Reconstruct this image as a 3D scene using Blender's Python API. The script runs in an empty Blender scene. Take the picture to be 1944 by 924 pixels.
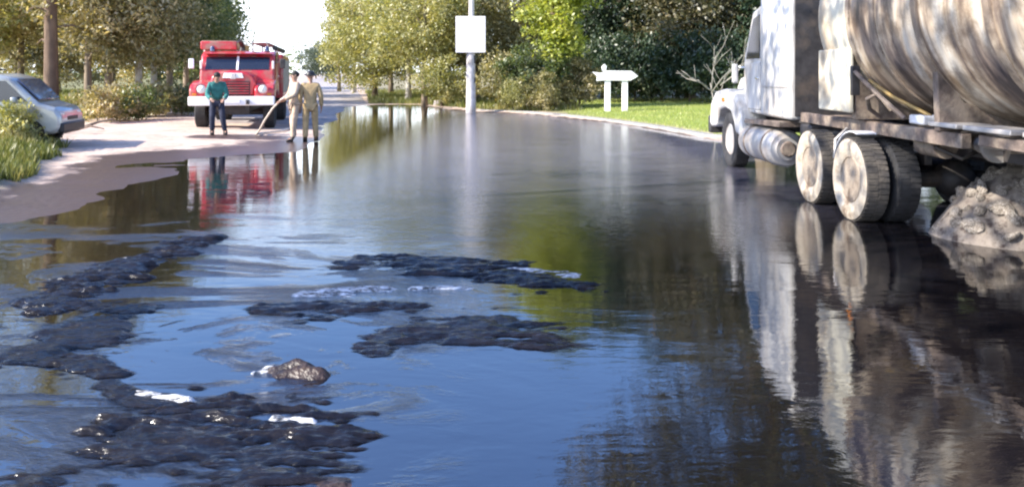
import bpy, bmesh, math, random
import numpy as np
from mathutils import Vector, Matrix, Euler
random.seed(7)
RNG = np.random.default_rng(11)
R = math.radians
scn = bpy.context.scene
COL = scn.collection

# ------------------------------------------------------------------ camera, world, sun
F, EYE, HORIZON = 1500.0, 1.7, 140.0          # focal length in photo pixels, eye height, horizon row
cam_d = bpy.data.cameras.new('camera')
cam = bpy.data.objects.new('camera', cam_d)
COL.objects.link(cam)
cam.location = (0, 0, EYE)
cam.rotation_euler = (R(90), 0, 0)
cam_d.sensor_width = 36
cam_d.lens = 36 * F / 1944
cam_d.shift_y = -(462 - HORIZON) / 1944
cam_d.clip_start = 0.1
cam_d.clip_end = 3000
scn.camera = cam

SUN_EL = R(34)
SUN_AZ = math.atan2(-0.92, -0.36)             # clockwise from +Y: the sun stands to the left, a little behind the camera
world = bpy.data.worlds.new('World')
scn.world = world
world.use_nodes = True
wn = world.node_tree.nodes
wl = world.node_tree.links
bg = wn['Background']
sky = wn.new('ShaderNodeTexSky')
sky.sky_type = 'NISHITA'
sky.sun_disc = False
sky.sun_elevation = SUN_EL
sky.sun_rotation = SUN_AZ
sky.air_density = 1.0
sky.dust_density = 0.8
sky.ozone_density = 4.0
hs = wn.new('ShaderNodeHueSaturation')
hs.inputs['Saturation'].default_value = 1.12
hs.inputs['Hue'].default_value = .51
wl.new(sky.outputs[0], hs.inputs['Color'])
# bright white haze low down, the same all round the horizon
wtc = wn.new('ShaderNodeTexCoord'); wsp = wn.new('ShaderNodeSeparateXYZ'); wl.new(wtc.outputs['Generated'], wsp.inputs[0])
wmr = wn.new('ShaderNodeMapRange'); wmr.interpolation_type = 'SMOOTHSTEP'
wmr.inputs['From Min'].default_value = .29; wmr.inputs['From Max'].default_value = .07
wl.new(wsp.outputs[2], wmr.inputs['Value'])
wmx = wn.new('ShaderNodeMixRGB'); wmx.inputs[2].default_value = (5.6, 6.0, 6.4, 1)
wl.new(wmr.outputs[0], wmx.inputs[0]); wl.new(hs.outputs[0], wmx.inputs[1])
wl.new(wmx.outputs[0], bg.inputs[0])
bg.inputs[1].default_value = 0.15
sd = bpy.data.lights.new('sun', 'SUN')
sd.energy = 3.6
sd.angle = R(0.5)
sd.color = (1.0, 0.93, 0.82)
sun = bpy.data.objects.new('sun', sd)
COL.objects.link(sun)
sdir = Vector((math.sin(SUN_AZ) * math.cos(SUN_EL), math.cos(SUN_AZ) * math.cos(SUN_EL), math.sin(SUN_EL)))
sun.rotation_euler = sdir.to_track_quat('Z', 'Y').to_euler()
sun.location = sdir * 60
scn.view_settings.view_transform = 'Standard'
scn.view_settings.look = 'None'
scn.view_settings.gamma = 1
scn.view_settings.exposure = 1.6
scn.cycles.filter_width = 2.2
scn.cycles.max_bounces = 6
scn.cycles.diffuse_bounces = 2
scn.cycles.glossy_bounces = 3
scn.cycles.transmission_bounces = 4
scn.cycles.caustics_reflective = False
scn.cycles.caustics_refractive = False

def P(px, py, z=0.0):
    d = (EYE - z) * F / (py - HORIZON)
    return Vector(((px - 972) / F * d, d, z))
def at(px, Y, z=0.0):
    return Vector(((px - 972) / F * Y, Y, z))

# ------------------------------------------------------------------ helpers
def tag(o, label=None, cat=None, group=None, kind=None):
    if label: o['label'] = label
    if cat: o['category'] = cat
    if group: o['group'] = group
    if kind: o['kind'] = kind
    return o
def empty(name, loc=(0, 0, 0), rz=0.0):
    o = bpy.data.objects.new(name, None)
    o.empty_display_size = 0.3
    COL.objects.link(o)
    o.location = loc
    o.rotation_euler = (0, 0, rz)
    return o
def thing(name, label, cat, loc=(0, 0, 0), rz=0.0, group=None):
    return tag(empty(name, loc, rz), label, cat, group)
def link(name, me, mats=None, parent=None, loc=None):
    o = bpy.data.objects.new(name, me)
    COL.objects.link(o)
    if parent: o.parent = parent
    if loc is not None: o.location = loc
    if mats is not None:
        for m in (mats if isinstance(mats, (list, tuple)) else [mats]):
            me.materials.append(m)
    return o

class MB:
    """collects boxes, tubes, lathes; build() links them as ONE mesh object"""
    def __init__(self):
        self.bm = bmesh.new()
    def box(self, c, s, rot=None, mi=0, taper=None):
        M = Matrix.Translation(Vector(c))
        if rot: M = M @ Euler(rot).to_matrix().to_4x4()
        vs = []
        for z in (-.5, .5):
            k = 1.0 if (taper is None or z < 0) else taper
            for x, y in ((-.5, -.5), (.5, -.5), (.5, .5), (-.5, .5)):
                vs.append(self.bm.verts.new(M @ Vector((x * s[0] * k, y * s[1] * k, z * s[2]))))
        for f in ((3, 2, 1, 0), (4, 5, 6, 7), (0, 1, 5, 4), (1, 2, 6, 5), (2, 3, 7, 6), (3, 0, 4, 7)):
            self.bm.faces.new([vs[i] for i in f]).material_index = mi
        return self
    def tube(self, pts, rad, n=10, cap=True, mi=0):
        pts = [Vector(p) for p in pts]
        if not hasattr(rad, '__len__'): rad = [rad] * len(pts)
        rings = []
        up = None
        for i, p in enumerate(pts):
            a = pts[max(i - 1, 0)]; b = pts[min(i + 1, len(pts) - 1)]
            t = (b - a).normalized()
            if up is None:
                up = Vector((0, 0, 1)) if abs(t.z) < .9 else Vector((1, 0, 0))
            u = (up - t * up.dot(t))
            if u.length < 1e-4: u = t.orthogonal()
            u.normalize(); up = u
            v = t.cross(u)
            rings.append([self.bm.verts.new(p + (u * math.cos(2 * math.pi * k / n) + v * math.sin(2 * math.pi * k / n)) * rad[i]) for k in range(n)])
        for i in range(len(rings) - 1):
            for k in range(n):
                f = self.bm.faces.new((rings[i][k], rings[i][(k + 1) % n], rings[i + 1][(k + 1) % n], rings[i + 1][k]))
                f.material_index = mi; f.smooth = True
        if cap:
            self.bm.faces.new(rings[0][::-1]).material_index = mi
            self.bm.faces.new(rings[-1]).material_index = mi
        return self
    def lathe(self, prof, axis='x', c=(0, 0, 0), n=32, mi=0, closed=False):
        """prof: list of (along, radius)"""
        c = Vector(c); rings = []
        for a, r in prof:
            ring = []
            for k in range(n):
                t = 2 * math.pi * k / n
                x, y = math.cos(t) * r, math.sin(t) * r
                v = {'x': (a, x, y), 'y': (y, a, x), 'z': (x, y, a)}[axis]
                ring.append(self.bm.verts.new(c + Vector(v)))
            rings.append(ring)
        m = len(rings)
        for i in range(m if closed else m - 1):
            A, B = rings[i], rings[(i + 1) % m]
            for k in range(n):
                f = self.bm.faces.new((A[k], A[(k + 1) % n], B[(k + 1) % n], B[k]))
                f.material_index = mi; f.smooth = True
        if not closed:
            if prof[0][1] > 1e-4: self.bm.faces.new(rings[0][::-1]).material_index = mi
            if prof[-1][1] > 1e-4: self.bm.faces.new(rings[-1]).material_index = mi
        return self
    def prism(self, prof, a0, a1, axis='x', mi=0):
        """prof: 2D outline; axis x -> (y,z), y -> (x,z), z -> (x,y)"""
        def pt(p, a):
            return {'x': (a, p[0], p[1]), 'y': (p[0], a, p[1]), 'z': (p[0], p[1], a)}[axis]
        A = [self.bm.verts.new(pt(p, a0)) for p in prof]
        B = [self.bm.verts.new(pt(p, a1)) for p in prof]
        n = len(prof)
        for k in range(n):
            self.bm.faces.new((A[k], A[(k + 1) % n], B[(k + 1) % n], B[k])).material_index = mi
        self.bm.faces.new(A[::-1]).material_index = mi
        self.bm.faces.new(B).material_index = mi
        return self
    def sphere(self, c, r, s=(1, 1, 1), seg=12, mi=0):
        res = bmesh.ops.create_uvsphere(self.bm, u_segments=seg, v_segments=max(6, seg * 2 // 3), radius=r)
        for v in res['verts']:
            v.co = Vector((v.co.x * s[0], v.co.y * s[1], v.co.z * s[2])) + Vector(c)
            for f in v.link_faces: f.smooth = True; f.material_index = mi
        return self
    def build(self, name, mats, parent=None, bevel=0.0, smooth=False, loc=None, sub=0):
        bm = self.bm
        bmesh.ops.recalc_face_normals(bm, faces=bm.faces)
        me = bpy.data.meshes.new(name)
        bm.to_mesh(me); bm.free()
        o = link(name, me, mats, parent, loc)
        if sub:
            m = o.modifiers.new('sub', 'SUBSURF'); m.levels = m.render_levels = sub
            for p in me.polygons: p.use_smooth = True
        if bevel:
            m = o.modifiers.new('bevel', 'BEVEL'); m.width = bevel; m.segments = 2; m.limit_method = 'ANGLE'
        if smooth or bevel:
            for p in me.polygons: p.use_smooth = True
            me.set_sharp_from_angle(angle=R(38))
        return o
def copy_tree(o, parent=None):
    c = o.copy(); COL.objects.link(c)
    if parent: c.parent = parent
    for ch in list(o.children): copy_tree(ch, c)
    return c

# ------------------------------------------------------------------ materials
def mat(name, col, rough=.6, metal=0.0, var=.25, scale=6.0, bump=0.0, bscale=40.0, col2=None, coat=0.0, spec=None, dirt=None, dirt_amt=.5, dirt_scale=3.0, stretch=(1, 1, 1)):
    m = bpy.data.materials.new(name); m.use_nodes = True
    n = m.node_tree.nodes; l = m.node_tree.links
    b = n['Principled BSDF']
    tc = n.new('ShaderNodeTexCoord'); mp = n.new('ShaderNodeMapping')
    mp.inputs['Scale'].default_value = stretch
    l.new(tc.outputs['Object'], mp.inputs[0])
    nz = n.new('ShaderNodeTexNoise'); nz.inputs['Scale'].default_value = scale; nz.inputs['Detail'].default_value = 5
    l.new(mp.outputs[0], nz.inputs[0])
    cr = n.new('ShaderNodeValToRGB')
    c2 = col2 if col2 else tuple(min(1, c * (1 + var)) for c in col)
    c1 = col if col2 else tuple(c * (1 - var) for c in col)
    cr.color_ramp.elements[0].position = .32; cr.color_ramp.elements[0].color = (*c1, 1)
    cr.color_ramp.elements[1].position = .68; cr.color_ramp.elements[1].color = (*c2, 1)
    l.new(nz.outputs[0], cr.inputs[0])
    out = cr.outputs[0]
    if dirt:
        n2 = n.new('ShaderNodeTexNoise'); n2.inputs['Scale'].default_value = dirt_scale; n2.inputs['Detail'].default_value = 7; n2.inputs['Roughness'].default_value = .65
        l.new(mp.outputs[0], n2.inputs[0])
        r2 = n.new('ShaderNodeValToRGB')
        r2.color_ramp.elements[0].position = .62 - dirt_amt * .3; r2.color_ramp.elements[1].position = .78 - dirt_amt * .2
        l.new(n2.outputs[0], r2.inputs[0])
        mx = n.new('ShaderNodeMixRGB'); mx.inputs[2].default_value = (*dirt, 1)
        l.new(r2.outputs[0], mx.inputs[0]); l.new(out, mx.inputs[1]); out = mx.outputs[0]
    l.new(out, b.inputs['Base Color'])
    b.inputs['Roughness'].default_value = rough
    b.inputs['Metallic'].default_value = metal
    b.inputs['Coat Weight'].default_value = coat
    if spec is not None: b.inputs['Specular IOR Level'].default_value = spec
    if bump:
        n3 = n.new('ShaderNodeTexNoise'); n3.inputs['Scale'].default_value = bscale; n3.inputs['Detail'].default_value = 4
        l.new(mp.outputs[0], n3.inputs[0])
        bp = n.new('ShaderNodeBump'); bp.inputs['Strength'].default_value = bump; bp.inputs['Distance'].default_value = .02
        l.new(n3.outputs[0], bp.inputs['Height']); l.new(bp.outputs[0], b.inputs['Normal'])
    return m

def leaf_mat(name, cols, trans=.45):
    m = bpy.data.materials.new(name); m.use_nodes = True
    n = m.node_tree.nodes; l = m.node_tree.links
    n.remove(n['Principled BSDF'])
    g = n.new('ShaderNodeNewGeometry')
    cr = n.new('ShaderNodeValToRGB')
    els = cr.color_ramp.elements
    while len(els) < len(cols): els.new(.5)
    for i, c in enumerate(cols):
        els[i].position = i / (len(cols) - 1); els[i].color = (*c, 1)
    # leaf by leaf, plus bough by bough
    tc = n.new('ShaderNodeTexCoord')
    nz = n.new('ShaderNodeTexNoise'); nz.inputs['Scale'].default_value = .9; nz.inputs['Detail'].default_value = 2
    l.new(tc.outputs['Object'], nz.inputs[0])
    mx = n.new('ShaderNodeMath'); mx.operation = 'MULTIPLY_ADD'; mx.inputs[1].default_value = .55
    md = n.new('ShaderNodeMath'); md.operation = 'MULTIPLY_ADD'; md.inputs[1].default_value = 1.6; md.inputs[2].default_value = -.55
    l.new(nz.outputs[0], md.inputs[0])
    l.new(g.outputs['Random Per Island'], mx.inputs[0]); l.new(md.outputs[0], mx.inputs[2])
    l.new(mx.outputs[0], cr.inputs[0])
    d = n.new('ShaderNodeBsdfDiffuse'); t = n.new('ShaderNodeBsdfTranslucent'); gl = n.new('ShaderNodeBsdfGlossy')
    gl.inputs['Roughness'].default_value = .45; gl.inputs['Color'].default_value = (.9, .9, .9, 1)
    br = n.new('ShaderNodeMixRGB'); br.blend_type = 'MULTIPLY'; br.inputs[0].default_value = 1; br.inputs[2].default_value = (1.25, 1.15, .55, 1)
    l.new(cr.outputs[0], d.inputs[0]); l.new(cr.outputs[0], br.inputs[1]); l.new(br.outputs[0], t.inputs[0])
    m1 = n.new('ShaderNodeMixShader'); m1.inputs[0].default_value = trans
    m2 = n.new('ShaderNodeMixShader'); m2.inputs[0].default_value = .05
    l.new(d.outputs[0], m1.inputs[1]); l.new(t.outputs[0], m1.inputs[2])
    l.new(m1.outputs[0], m2.inputs[1]); l.new(gl.outputs[0], m2.inputs[2])
    l.new(m2.outputs[0], n['Material Output'].inputs[0])
    return m

M = {}
M['red'] = mat('fire_red_paint', (.50, .022, .035), .3, var=.2, scale=2, coat=.4, dirt=(.34, .16, .12), dirt_amt=.55)
M['white_paint'] = mat('white_paint', (.80, .80, .82), .38, var=.04, scale=2, dirt=(.5, .45, .40), dirt_amt=.25, dirt_scale=2.2, stretch=(2, 2, .5))
M['cab_white'] = mat('cab_white_paint', (.62, .61, .59), .42, var=.12, scale=2, dirt=(.36, .33, .30), dirt_amt=.7, dirt_scale=2.0, stretch=(1.6, 1.6, .5))
M['cream'] = mat('cream_tank_paint', (.66, .62, .50), .45, var=.08, scale=3, dirt=(.36, .29, .21), dirt_amt=.55, dirt_scale=1.8)
M['hoop'] = mat('stained_hoop', (.22, .17, .13), .55, var=.3, scale=6, dirt=(.45, .38, .30), dirt_amt=.5)
M['dark'] = mat('dark_steel', (.035, .032, .033), .6, var=.4, scale=8, dirt=(.09, .07, .055), dirt_amt=.4)
M['grime'] = mat('muddy_steel', (.14, .105, .085), .7, var=.5, scale=7, dirt=(.36, .29, .22), dirt_amt=.5, bump=.4)
M['rubber'] = mat('tyre_rubber', (.028, .027, .028), .75, var=.3, scale=9, bump=.3)
M['mud_rubber'] = mat('muddy_tyre_rubber', (.38, .32, .25), .8, scale=5, col2=(.54, .48, .39), dirt=(.15, .105, .07), dirt_amt=.5, dirt_scale=4, bump=.5)
M['dusty_tread'] = mat('dusty_tread', (.05, .045, .04), .9, scale=6, col2=(.13, .11, .09), bump=.4)
M['mud_rim'] = mat('muddy_rim', (.24, .19, .145), .8, scale=5, col2=(.40, .34, .27), dirt=(.10, .07, .05), dirt_amt=.5, bump=.5)
M['alu'] = mat('bare_aluminium', (.50, .47, .44), .5, metal=.4, var=.12, scale=5, dirt=(.42, .35, .30), dirt_amt=.4)
M['glass'] = mat('window_glass', (.018, .022, .035), .06, var=.1, spec=.9)
M['lens_sky_glass'] = mat('blue_lens_sky_glass', (.05, .06, .12), .08, var=.1, spec=1.0, coat=.6)  # beacon lens blue; on the van windscreen it paints in reflected sky
M['chrome'] = mat('chrome', (.75, .75, .75), .15, metal=1, var=.05)
M['lamp'] = mat('lamp_glass', (.75, .74, .68), .12, var=.05)
M['amber'] = mat('amber_lens', (.55, .18, .02), .2, var=.1)
M['yellow_hose'] = mat('yellow_strap', (.34, .22, .07), .5, var=.25)
M['silver'] = mat('silver_car_paint', (.44, .46, .45), .28, metal=.25, var=.05, coat=.6, dirt=(.34, .31, .27), dirt_amt=.3)
M['black_plastic'] = mat('black_plastic', (.02, .02, .022), .5, var=.2)
M['bark'] = mat('bark', (.13, .095, .065), .9, scale=7, col2=(.30, .235, .165), stretch=(1, 1, .25), bump=.7, bscale=14)
M['pine_bark'] = mat('pine_bark', (.085, .055, .038), .9, scale=6, col2=(.19, .125, .08), stretch=(1, 1, .3), bump=.8, bscale=12)
M['pale_bark'] = mat('pale_bark', (.44, .40, .33), .85, scale=5, col2=(.62, .58, .50), stretch=(1, 1, 1.5), dirt=(.10, .08, .06), dirt_amt=.35, bump=.4)
M['limewash'] = mat('limewash', (.70, .66, .58), .9, var=.12, scale=8, dirt=(.3, .24, .17), dirt_amt=.3)
M['bleached'] = mat('bleached_wood', (.30, .28, .24), .8, var=.2, scale=9)
M['concrete'] = mat('weathered_concrete', (.60, .56, .55), .85, var=.12, scale=6, dirt=(.27, .22, .17), dirt_amt=.5, dirt_scale=2.6, stretch=(1, 1, .6), bump=.3)
M['kerb'] = mat('stained_kerb', (.34, .33, .32), .9, var=.2, scale=3, dirt=(.18, .16, .13), dirt_amt=.5, bump=.3)
M['sign_white'] = mat('sign_white', (.84, .82, .82), .5, var=.03, scale=3, dirt=(.66, .62, .60), dirt_amt=.3)
M['post_white'] = mat('whitewashed_boards', (.84, .84, .81), .7, var=.05, scale=4, dirt=(.62, .60, .54), dirt_amt=.3)
M['skin'] = mat('skin', (.42, .24, .17), .55, var=.12, scale=12)
M['hair'] = mat('dark_hair', (.02, .015, .012), .7, var=.3, scale=30)
M['teal'] = mat('teal_cloth', (.03, .16, .15), .85, var=.3, scale=9, bump=.5, bscale=18)
M['denim'] = mat('dark_navy_cloth', (.025, .03, .055), .9, var=.3, scale=9, bump=.5, bscale=18)
M['tan'] = mat('tan_canvas', (.42, .30, .155), .9, var=.18, scale=7, bump=.6, bscale=16)
M['pale_cloth'] = mat('pale_beige_cloth', (.48, .36, .26), .9, var=.18, scale=7, bump=.6, bscale=16)
M['boot'] = mat('black_boot', (.022, .018, .016), .5, var=.3)
M['helmet'] = mat('dark_helmet', (.02, .018, .018), .4, var=.2)
M['canvas_hose'] = mat('canvas_hose', (.62, .54, .46), .9, var=.2, scale=20)
M['heap'] = mat('sandy_rubble', (.13, .105, .09), .95, scale=7, col2=(.42, .37, .31), dirt=(.05, .035, .03), dirt_amt=.7, dirt_scale=7, bump=1.0, bscale=16)
M['rock'] = mat('pale_rubble', (.24, .205, .17), .95, scale=3, col2=(.56, .50, .43), dirt=(.08, .055, .04), dirt_amt=.6, dirt_scale=7, bump=.8, bscale=25)
M['pale_patch'] = mat('pale_speckle', (.62, .62, .63), .5, var=.25, scale=14, bump=.8, bscale=40)  # pale speckled colour, its alpha broken up by noise below
_n = M['pale_patch'].node_tree.nodes; _l = M['pale_patch'].node_tree.links
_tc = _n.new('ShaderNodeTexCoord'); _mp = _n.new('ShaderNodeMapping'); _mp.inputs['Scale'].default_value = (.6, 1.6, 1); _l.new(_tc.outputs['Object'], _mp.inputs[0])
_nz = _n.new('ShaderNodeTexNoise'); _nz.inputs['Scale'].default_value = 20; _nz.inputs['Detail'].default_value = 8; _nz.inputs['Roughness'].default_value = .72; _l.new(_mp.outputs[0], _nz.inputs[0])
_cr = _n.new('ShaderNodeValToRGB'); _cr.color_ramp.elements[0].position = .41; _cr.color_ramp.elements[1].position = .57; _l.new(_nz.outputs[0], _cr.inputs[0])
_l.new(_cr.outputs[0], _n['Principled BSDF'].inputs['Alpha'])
M['log'] = mat('grey_dead_wood', (.22, .16, .12), .9, var=.4, scale=8, bump=.6)

LEAF = {
 'olive': leaf_mat('olive_leaves', [(.10, .115, .05), (.23, .22, .09), (.40, .36, .17), (.64, .56, .36)]),
 'tan':   leaf_mat('tan_olive_leaves', [(.13, .125, .055), (.29, .25, .11), (.48, .41, .22), (.70, .61, .42)]),
 'green': leaf_mat('mid_green_leaves', [(.04, .065, .025), (.09, .135, .045), (.16, .20, .075), (.30, .29, .14)]),
 'yell':  leaf_mat('yellow_green_leaves', [(.14, .16, .05), (.29, .30, .10), (.44, .42, .17), (.58, .53, .28)]),
 'bright': leaf_mat('bright_lime_leaves', [(.20, .26, .03), (.32, .38, .05), (.44, .48, .09), (.55, .56, .16)], .45),
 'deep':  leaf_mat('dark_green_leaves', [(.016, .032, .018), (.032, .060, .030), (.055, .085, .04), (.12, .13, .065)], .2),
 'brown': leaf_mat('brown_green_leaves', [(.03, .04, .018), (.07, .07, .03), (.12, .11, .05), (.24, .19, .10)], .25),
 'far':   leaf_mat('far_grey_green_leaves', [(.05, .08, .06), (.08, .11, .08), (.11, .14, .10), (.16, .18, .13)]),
}
M['grass'] = leaf_mat('grass_blades', [(.06, .09, .015), (.13, .16, .03), (.22, .23, .06), (.38, .32, .12)], .3)
M['lawn_blades'] = leaf_mat('lawn_blades', [(.17, .24, .03), (.27, .35, .06), (.38, .43, .10), (.50, .48, .18)], .3)

# ------------------------------------------------------------------ the lie of the land
POOL = [(-4, -4), (-5.6, 2), (-6.0, 6)]
for p in ((0, 432), (70, 412), (150, 396), (215, 376), (270, 352), (335, 326), (352, 304), (450, 294), (560, 288), (612, 266), (622, 238), (642, 214), (662, 203), (720, 199), (790, 199), (835, 207), (900, 213), (1000, 217), (1150, 233), (1250, 248), (1345, 266)):
    q = P(*p); POOL.append((q.x, q.y))
POOL += [(7.5, 17.5), (9.5, 15), (10.5, 10), (10, 4), (9, -4)]
POOL = np.array(POOL)
def pool_sd(x, y):
    """positive outside the spill, negative inside, metres"""
    x = np.asarray(x, float); y = np.asarray(y, float)
    best = np.full(x.shape, 1e9); inside = np.zeros(x.shape, bool)
    n = len(POOL)
    for i in range(n):
        ax, ay = POOL[i]; bx, by = POOL[(i + 1) % n]
        dx, dy = bx - ax, by - ay
        t = np.clip(((x - ax) * dx + (y - ay) * dy) / (dx * dx + dy * dy), 0, 1)
        best = np.minimum(best, np.hypot(x - ax - t * dx, y - ay - t * dy))
        cond = ((ay > y) != (by > y)) & (x < (bx - ax) * (y - ay) / ((by - ay) if by != ay else 1e-9) + ax)
        inside ^= cond
    return np.where(inside, -best, best)
def vnoise(x, y, s, seed=0):
    """lattice gradient noise, four octaves, about -1..1"""
    x = np.asarray(x, float) * s * .32; y = np.asarray(y, float) * s * .32
    r = np.zeros(np.broadcast(x, y).shape); a = 1.0
    for o in range(4):
        u, v = x + 17.3 * seed + 5.1 * o, y - 9.7 * seed + 3.3 * o
        i, j = np.floor(u), np.floor(v); fu, fv = u - i, v - j
        su, sv = fu * fu * fu * (fu * (fu * 6 - 15) + 10), fv * fv * fv * (fv * (fv * 6 - 15) + 10)
        def g(di, dj):
            h = np.sin((i + di) * 127.1 + (j + dj) * 311.7 + seed * 74.7 + o * 19.1) * 43758.5453
            t = (h - np.floor(h)) * 6.28318
            return np.cos(t) * (fu - di) + np.sin(t) * (fv - dj)
        n0 = g(0, 0) + su * (g(1, 0) - g(0, 0)); n1 = g(0, 1) + su * (g(1, 1) - g(0, 1))
        r += a * (n0 + sv * (n1 - n0)); a *= .55; x = x * 2; y = y * 2
    return r * 1.15
def road_off(x, y):
    return x - (-1.55 - 0.2213 * y)
def height(x, y):
    x = np.asarray(x, float); y = np.asarray(y, float)
    s = pool_sd(x, y)
    n = vnoise(x, y, .8, 1)
    out = .30 * (1 - np.exp(-np.maximum(s, 0) * .09)) + np.maximum(s - 6, 0) * .004
    left = np.clip((-x - 5) / 2, 0, 1) * np.clip((24 - y) / 6, 0, 1)
    z = np.where(s > 0, out, -.12 * (1 - np.exp(s * .6)))
    z = z + .016 * n * np.clip(1 + s, 0, 1)
    z = z + left * .032 * vnoise(x * .7, y * 1.8, 1.5, 4) * np.clip(1.8 + s, 0, 1) * np.clip((3.2 - s) / 2, 0, 1)
    lawn = np.clip((s - .2) / .25, 0, 1) * np.clip((x + 4 + 0 * y) / 1.0, 0, 1) * np.clip((y - 15) / 2, 0, 1)
    z = z + .06 * lawn
    # grassy bank at the left edge of the dirt shoulder
    bank = np.clip((-x - 8.3 - .45 * (y - 14)) / .8, 0, 1) * np.clip((17.4 - y) / 1, 0, 1)
    z = z + bank * (.16 + .05 * n)
    # wheel ruts along the dirt shoulder
    for off in (-3.6, -5.2):
        r = x - (off - 3.15 - .2213 * (y - 5) * 1.25)
        z = z - .05 * np.exp(-(r / .22) ** 2) * np.clip((y - 17) / 3, 0, 1)
    return z
def hgt(x, y): return float(height(np.array([x]), np.array([y]))[0])

def grid_mesh(name, X, Y, Z, mats, keep=None, attrs=None):
    ny, nx = X.shape
    co = np.stack([X, Y, Z], -1).reshape(-1, 3)
    idx = np.arange(nx * ny).reshape(ny, nx)
    q = np.stack([idx[:-1, :-1], idx[:-1, 1:], idx[1:, 1:], idx[1:, :-1]], -1).reshape(-1, 4)
    if keep is not None:
        q = q[keep.reshape(-1)]
        used = np.unique(q); remap = np.full(nx * ny, -1); remap[used] = np.arange(len(used))
        co = co[used]; q = remap[q]
        if attrs: attrs = {k: v.reshape(-1)[used] for k, v in attrs.items()}
    elif attrs: attrs = {k: v.reshape(-1) for k, v in attrs.items()}
    me = quads(name, co, q, True)
    if attrs:
        for k, v in attrs.items():
            a = me.attributes.new(k, 'FLOAT', 'POINT'); a.data.foreach_set('value', v.astype(np.float32))
    return link(name, me, mats)
def quads(name, co, q, smooth=False):
    me = bpy.data.meshes.new(name)
    me.vertices.add(len(co)); me.vertices.foreach_set('co', np.ascontiguousarray(co, np.float32).ravel())
    k = q.shape[1]
    me.loops.add(q.size); me.loops.foreach_set('vertex_index', np.ascontiguousarray(q, np.int32).ravel())
    me.polygons.add(len(q)); me.polygons.foreach_set('loop_start', np.arange(0, q.size, k, dtype=np.int32))
    if smooth: me.polygons.foreach_set('use_smooth', np.ones(len(q), bool))
    me.update(calc_edges=True)
    return me

# terrain material: dirt, grass, damp by attributes
def ground_mat():
    m = bpy.data.materials.new('ground_soil'); m.use_nodes = True
    n = m.node_tree.nodes; l = m.node_tree.links; b = n['Principled BSDF']
    tc = n.new('ShaderNodeTexCoord')
    def noise(s, d=6, r=.6):
        x = n.new('ShaderNodeTexNoise'); x.inputs['Scale'].default_value = s; x.inputs['Detail'].default_value = d; x.inputs['Roughness'].default_value = r
        l.new(tc.outputs['Object'], x.inputs[0]); return x
    def ramp(src, a, ca, z, cz):
        x = n.new('ShaderNodeValToRGB'); x.color_ramp.elements[0].position = a; x.color_ramp.elements[0].color = (*ca, 1)
        x.color_ramp.elements[1].position = z; x.color_ramp.elements[1].color = (*cz, 1); l.new(src, x.inputs[0]); return x
    def attr(k):
        x = n.new('ShaderNodeAttribute'); x.attribute_name = k; return x
    def mix(f, a, c, mode='MIX'):
        x = n.new('ShaderNodeMixRGB'); x.blend_type = mode; l.new(f, x.inputs[0]); l.new(a, x.inputs[1]); l.new(c, x.inputs[2]); return x
    nz1 = noise(1.2); nz2 = noise(9)
    dirt = ramp(nz1.outputs[0], .3, (.45, .33, .26), .7, (.66, .53, .44))
    grit = ramp(nz2.outputs[0], .35, (.75, .72, .7), .65, (1.1, 1.08, 1.05))
    one = n.new('ShaderNodeValue'); one.outputs[0].default_value = .8
    dirt = mix(one.outputs[0], dirt.outputs[0], grit.outputs[0], 'MULTIPLY')
    gr = ramp(nz2.outputs[0], .3, (.10, .10, .03), .7, (.24, .22, .08))
    c = mix(attr('grass').outputs['Fac'], dirt.outputs[0], gr.outputs[0])
    lw = ramp(nz2.outputs[0], .3, (.14, .20, .03), .7, (.30, .34, .08))
    c = mix(attr('lawn').outputs['Fac'], c.outputs[0], lw.outputs[0])
    # damp soil: darker and shinier where the spill soaked in
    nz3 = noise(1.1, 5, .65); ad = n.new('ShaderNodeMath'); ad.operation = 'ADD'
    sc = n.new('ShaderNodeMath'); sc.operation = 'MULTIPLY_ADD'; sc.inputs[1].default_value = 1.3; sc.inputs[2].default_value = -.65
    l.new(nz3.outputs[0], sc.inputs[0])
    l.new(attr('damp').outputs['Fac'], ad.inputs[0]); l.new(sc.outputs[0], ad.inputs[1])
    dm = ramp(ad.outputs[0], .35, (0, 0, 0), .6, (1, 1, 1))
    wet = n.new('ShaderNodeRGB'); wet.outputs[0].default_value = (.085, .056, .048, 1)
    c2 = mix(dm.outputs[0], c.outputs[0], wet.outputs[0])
    l.new(c2.outputs[0], b.inputs['Base Color'])
    rr = ramp(dm.outputs[0], 0, (.95,) * 3, 1, (.32,) * 3); l.new(rr.outputs[0], b.inputs['Roughness'])
    bp = n.new('ShaderNodeBump'); bp.inputs['Strength'].default_value = .5; bp.inputs['Distance'].default_value = .03
    l.new(nz2.outputs[0], bp.inputs['Height']); l.new(bp.outputs[0], b.inputs['Normal'])
    return m

ys = np.concatenate([np.linspace(-8, 6, 50)[:-1], 6 * (450 / 6) ** np.linspace(0, 1, 300)])
u = np.linspace(-1, 1, 321)
xs = np.sinh(u * 4.2) / np.sinh(4.2) * 320 - 3
GX, GY = np.meshgrid(xs, ys)
GZ = height(GX, GY)
SD = pool_sd(GX, GY)
ro = road_off(GX, GY)
onroad = np.clip((3.3 - np.abs(ro)) / .3, 0, 1) * np.clip((GY - 27) / 2, 0, 1)
GZt = GZ - .05 * onroad
bankmask = np.clip((-GX - 8.2 - .45 * (GY - 14)) / .6, 0, 1) * np.clip((17.6 - GY) / .8, 0, 1)
leftfar = np.clip((-ro - 6.0 - .05 * (GY - 20)) / 1.5, 0, 1) * np.clip((GY - 20) / 3, 0, 1)
right = np.clip((SD - .5) / .6, 0, 1) * np.clip((ro - 3.4) / .8, 0, 1)
lawn = right * np.clip((GX - 1.5) / 2, 0, 1) * np.clip((48 - GY) / 6, 0, 1)
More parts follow.
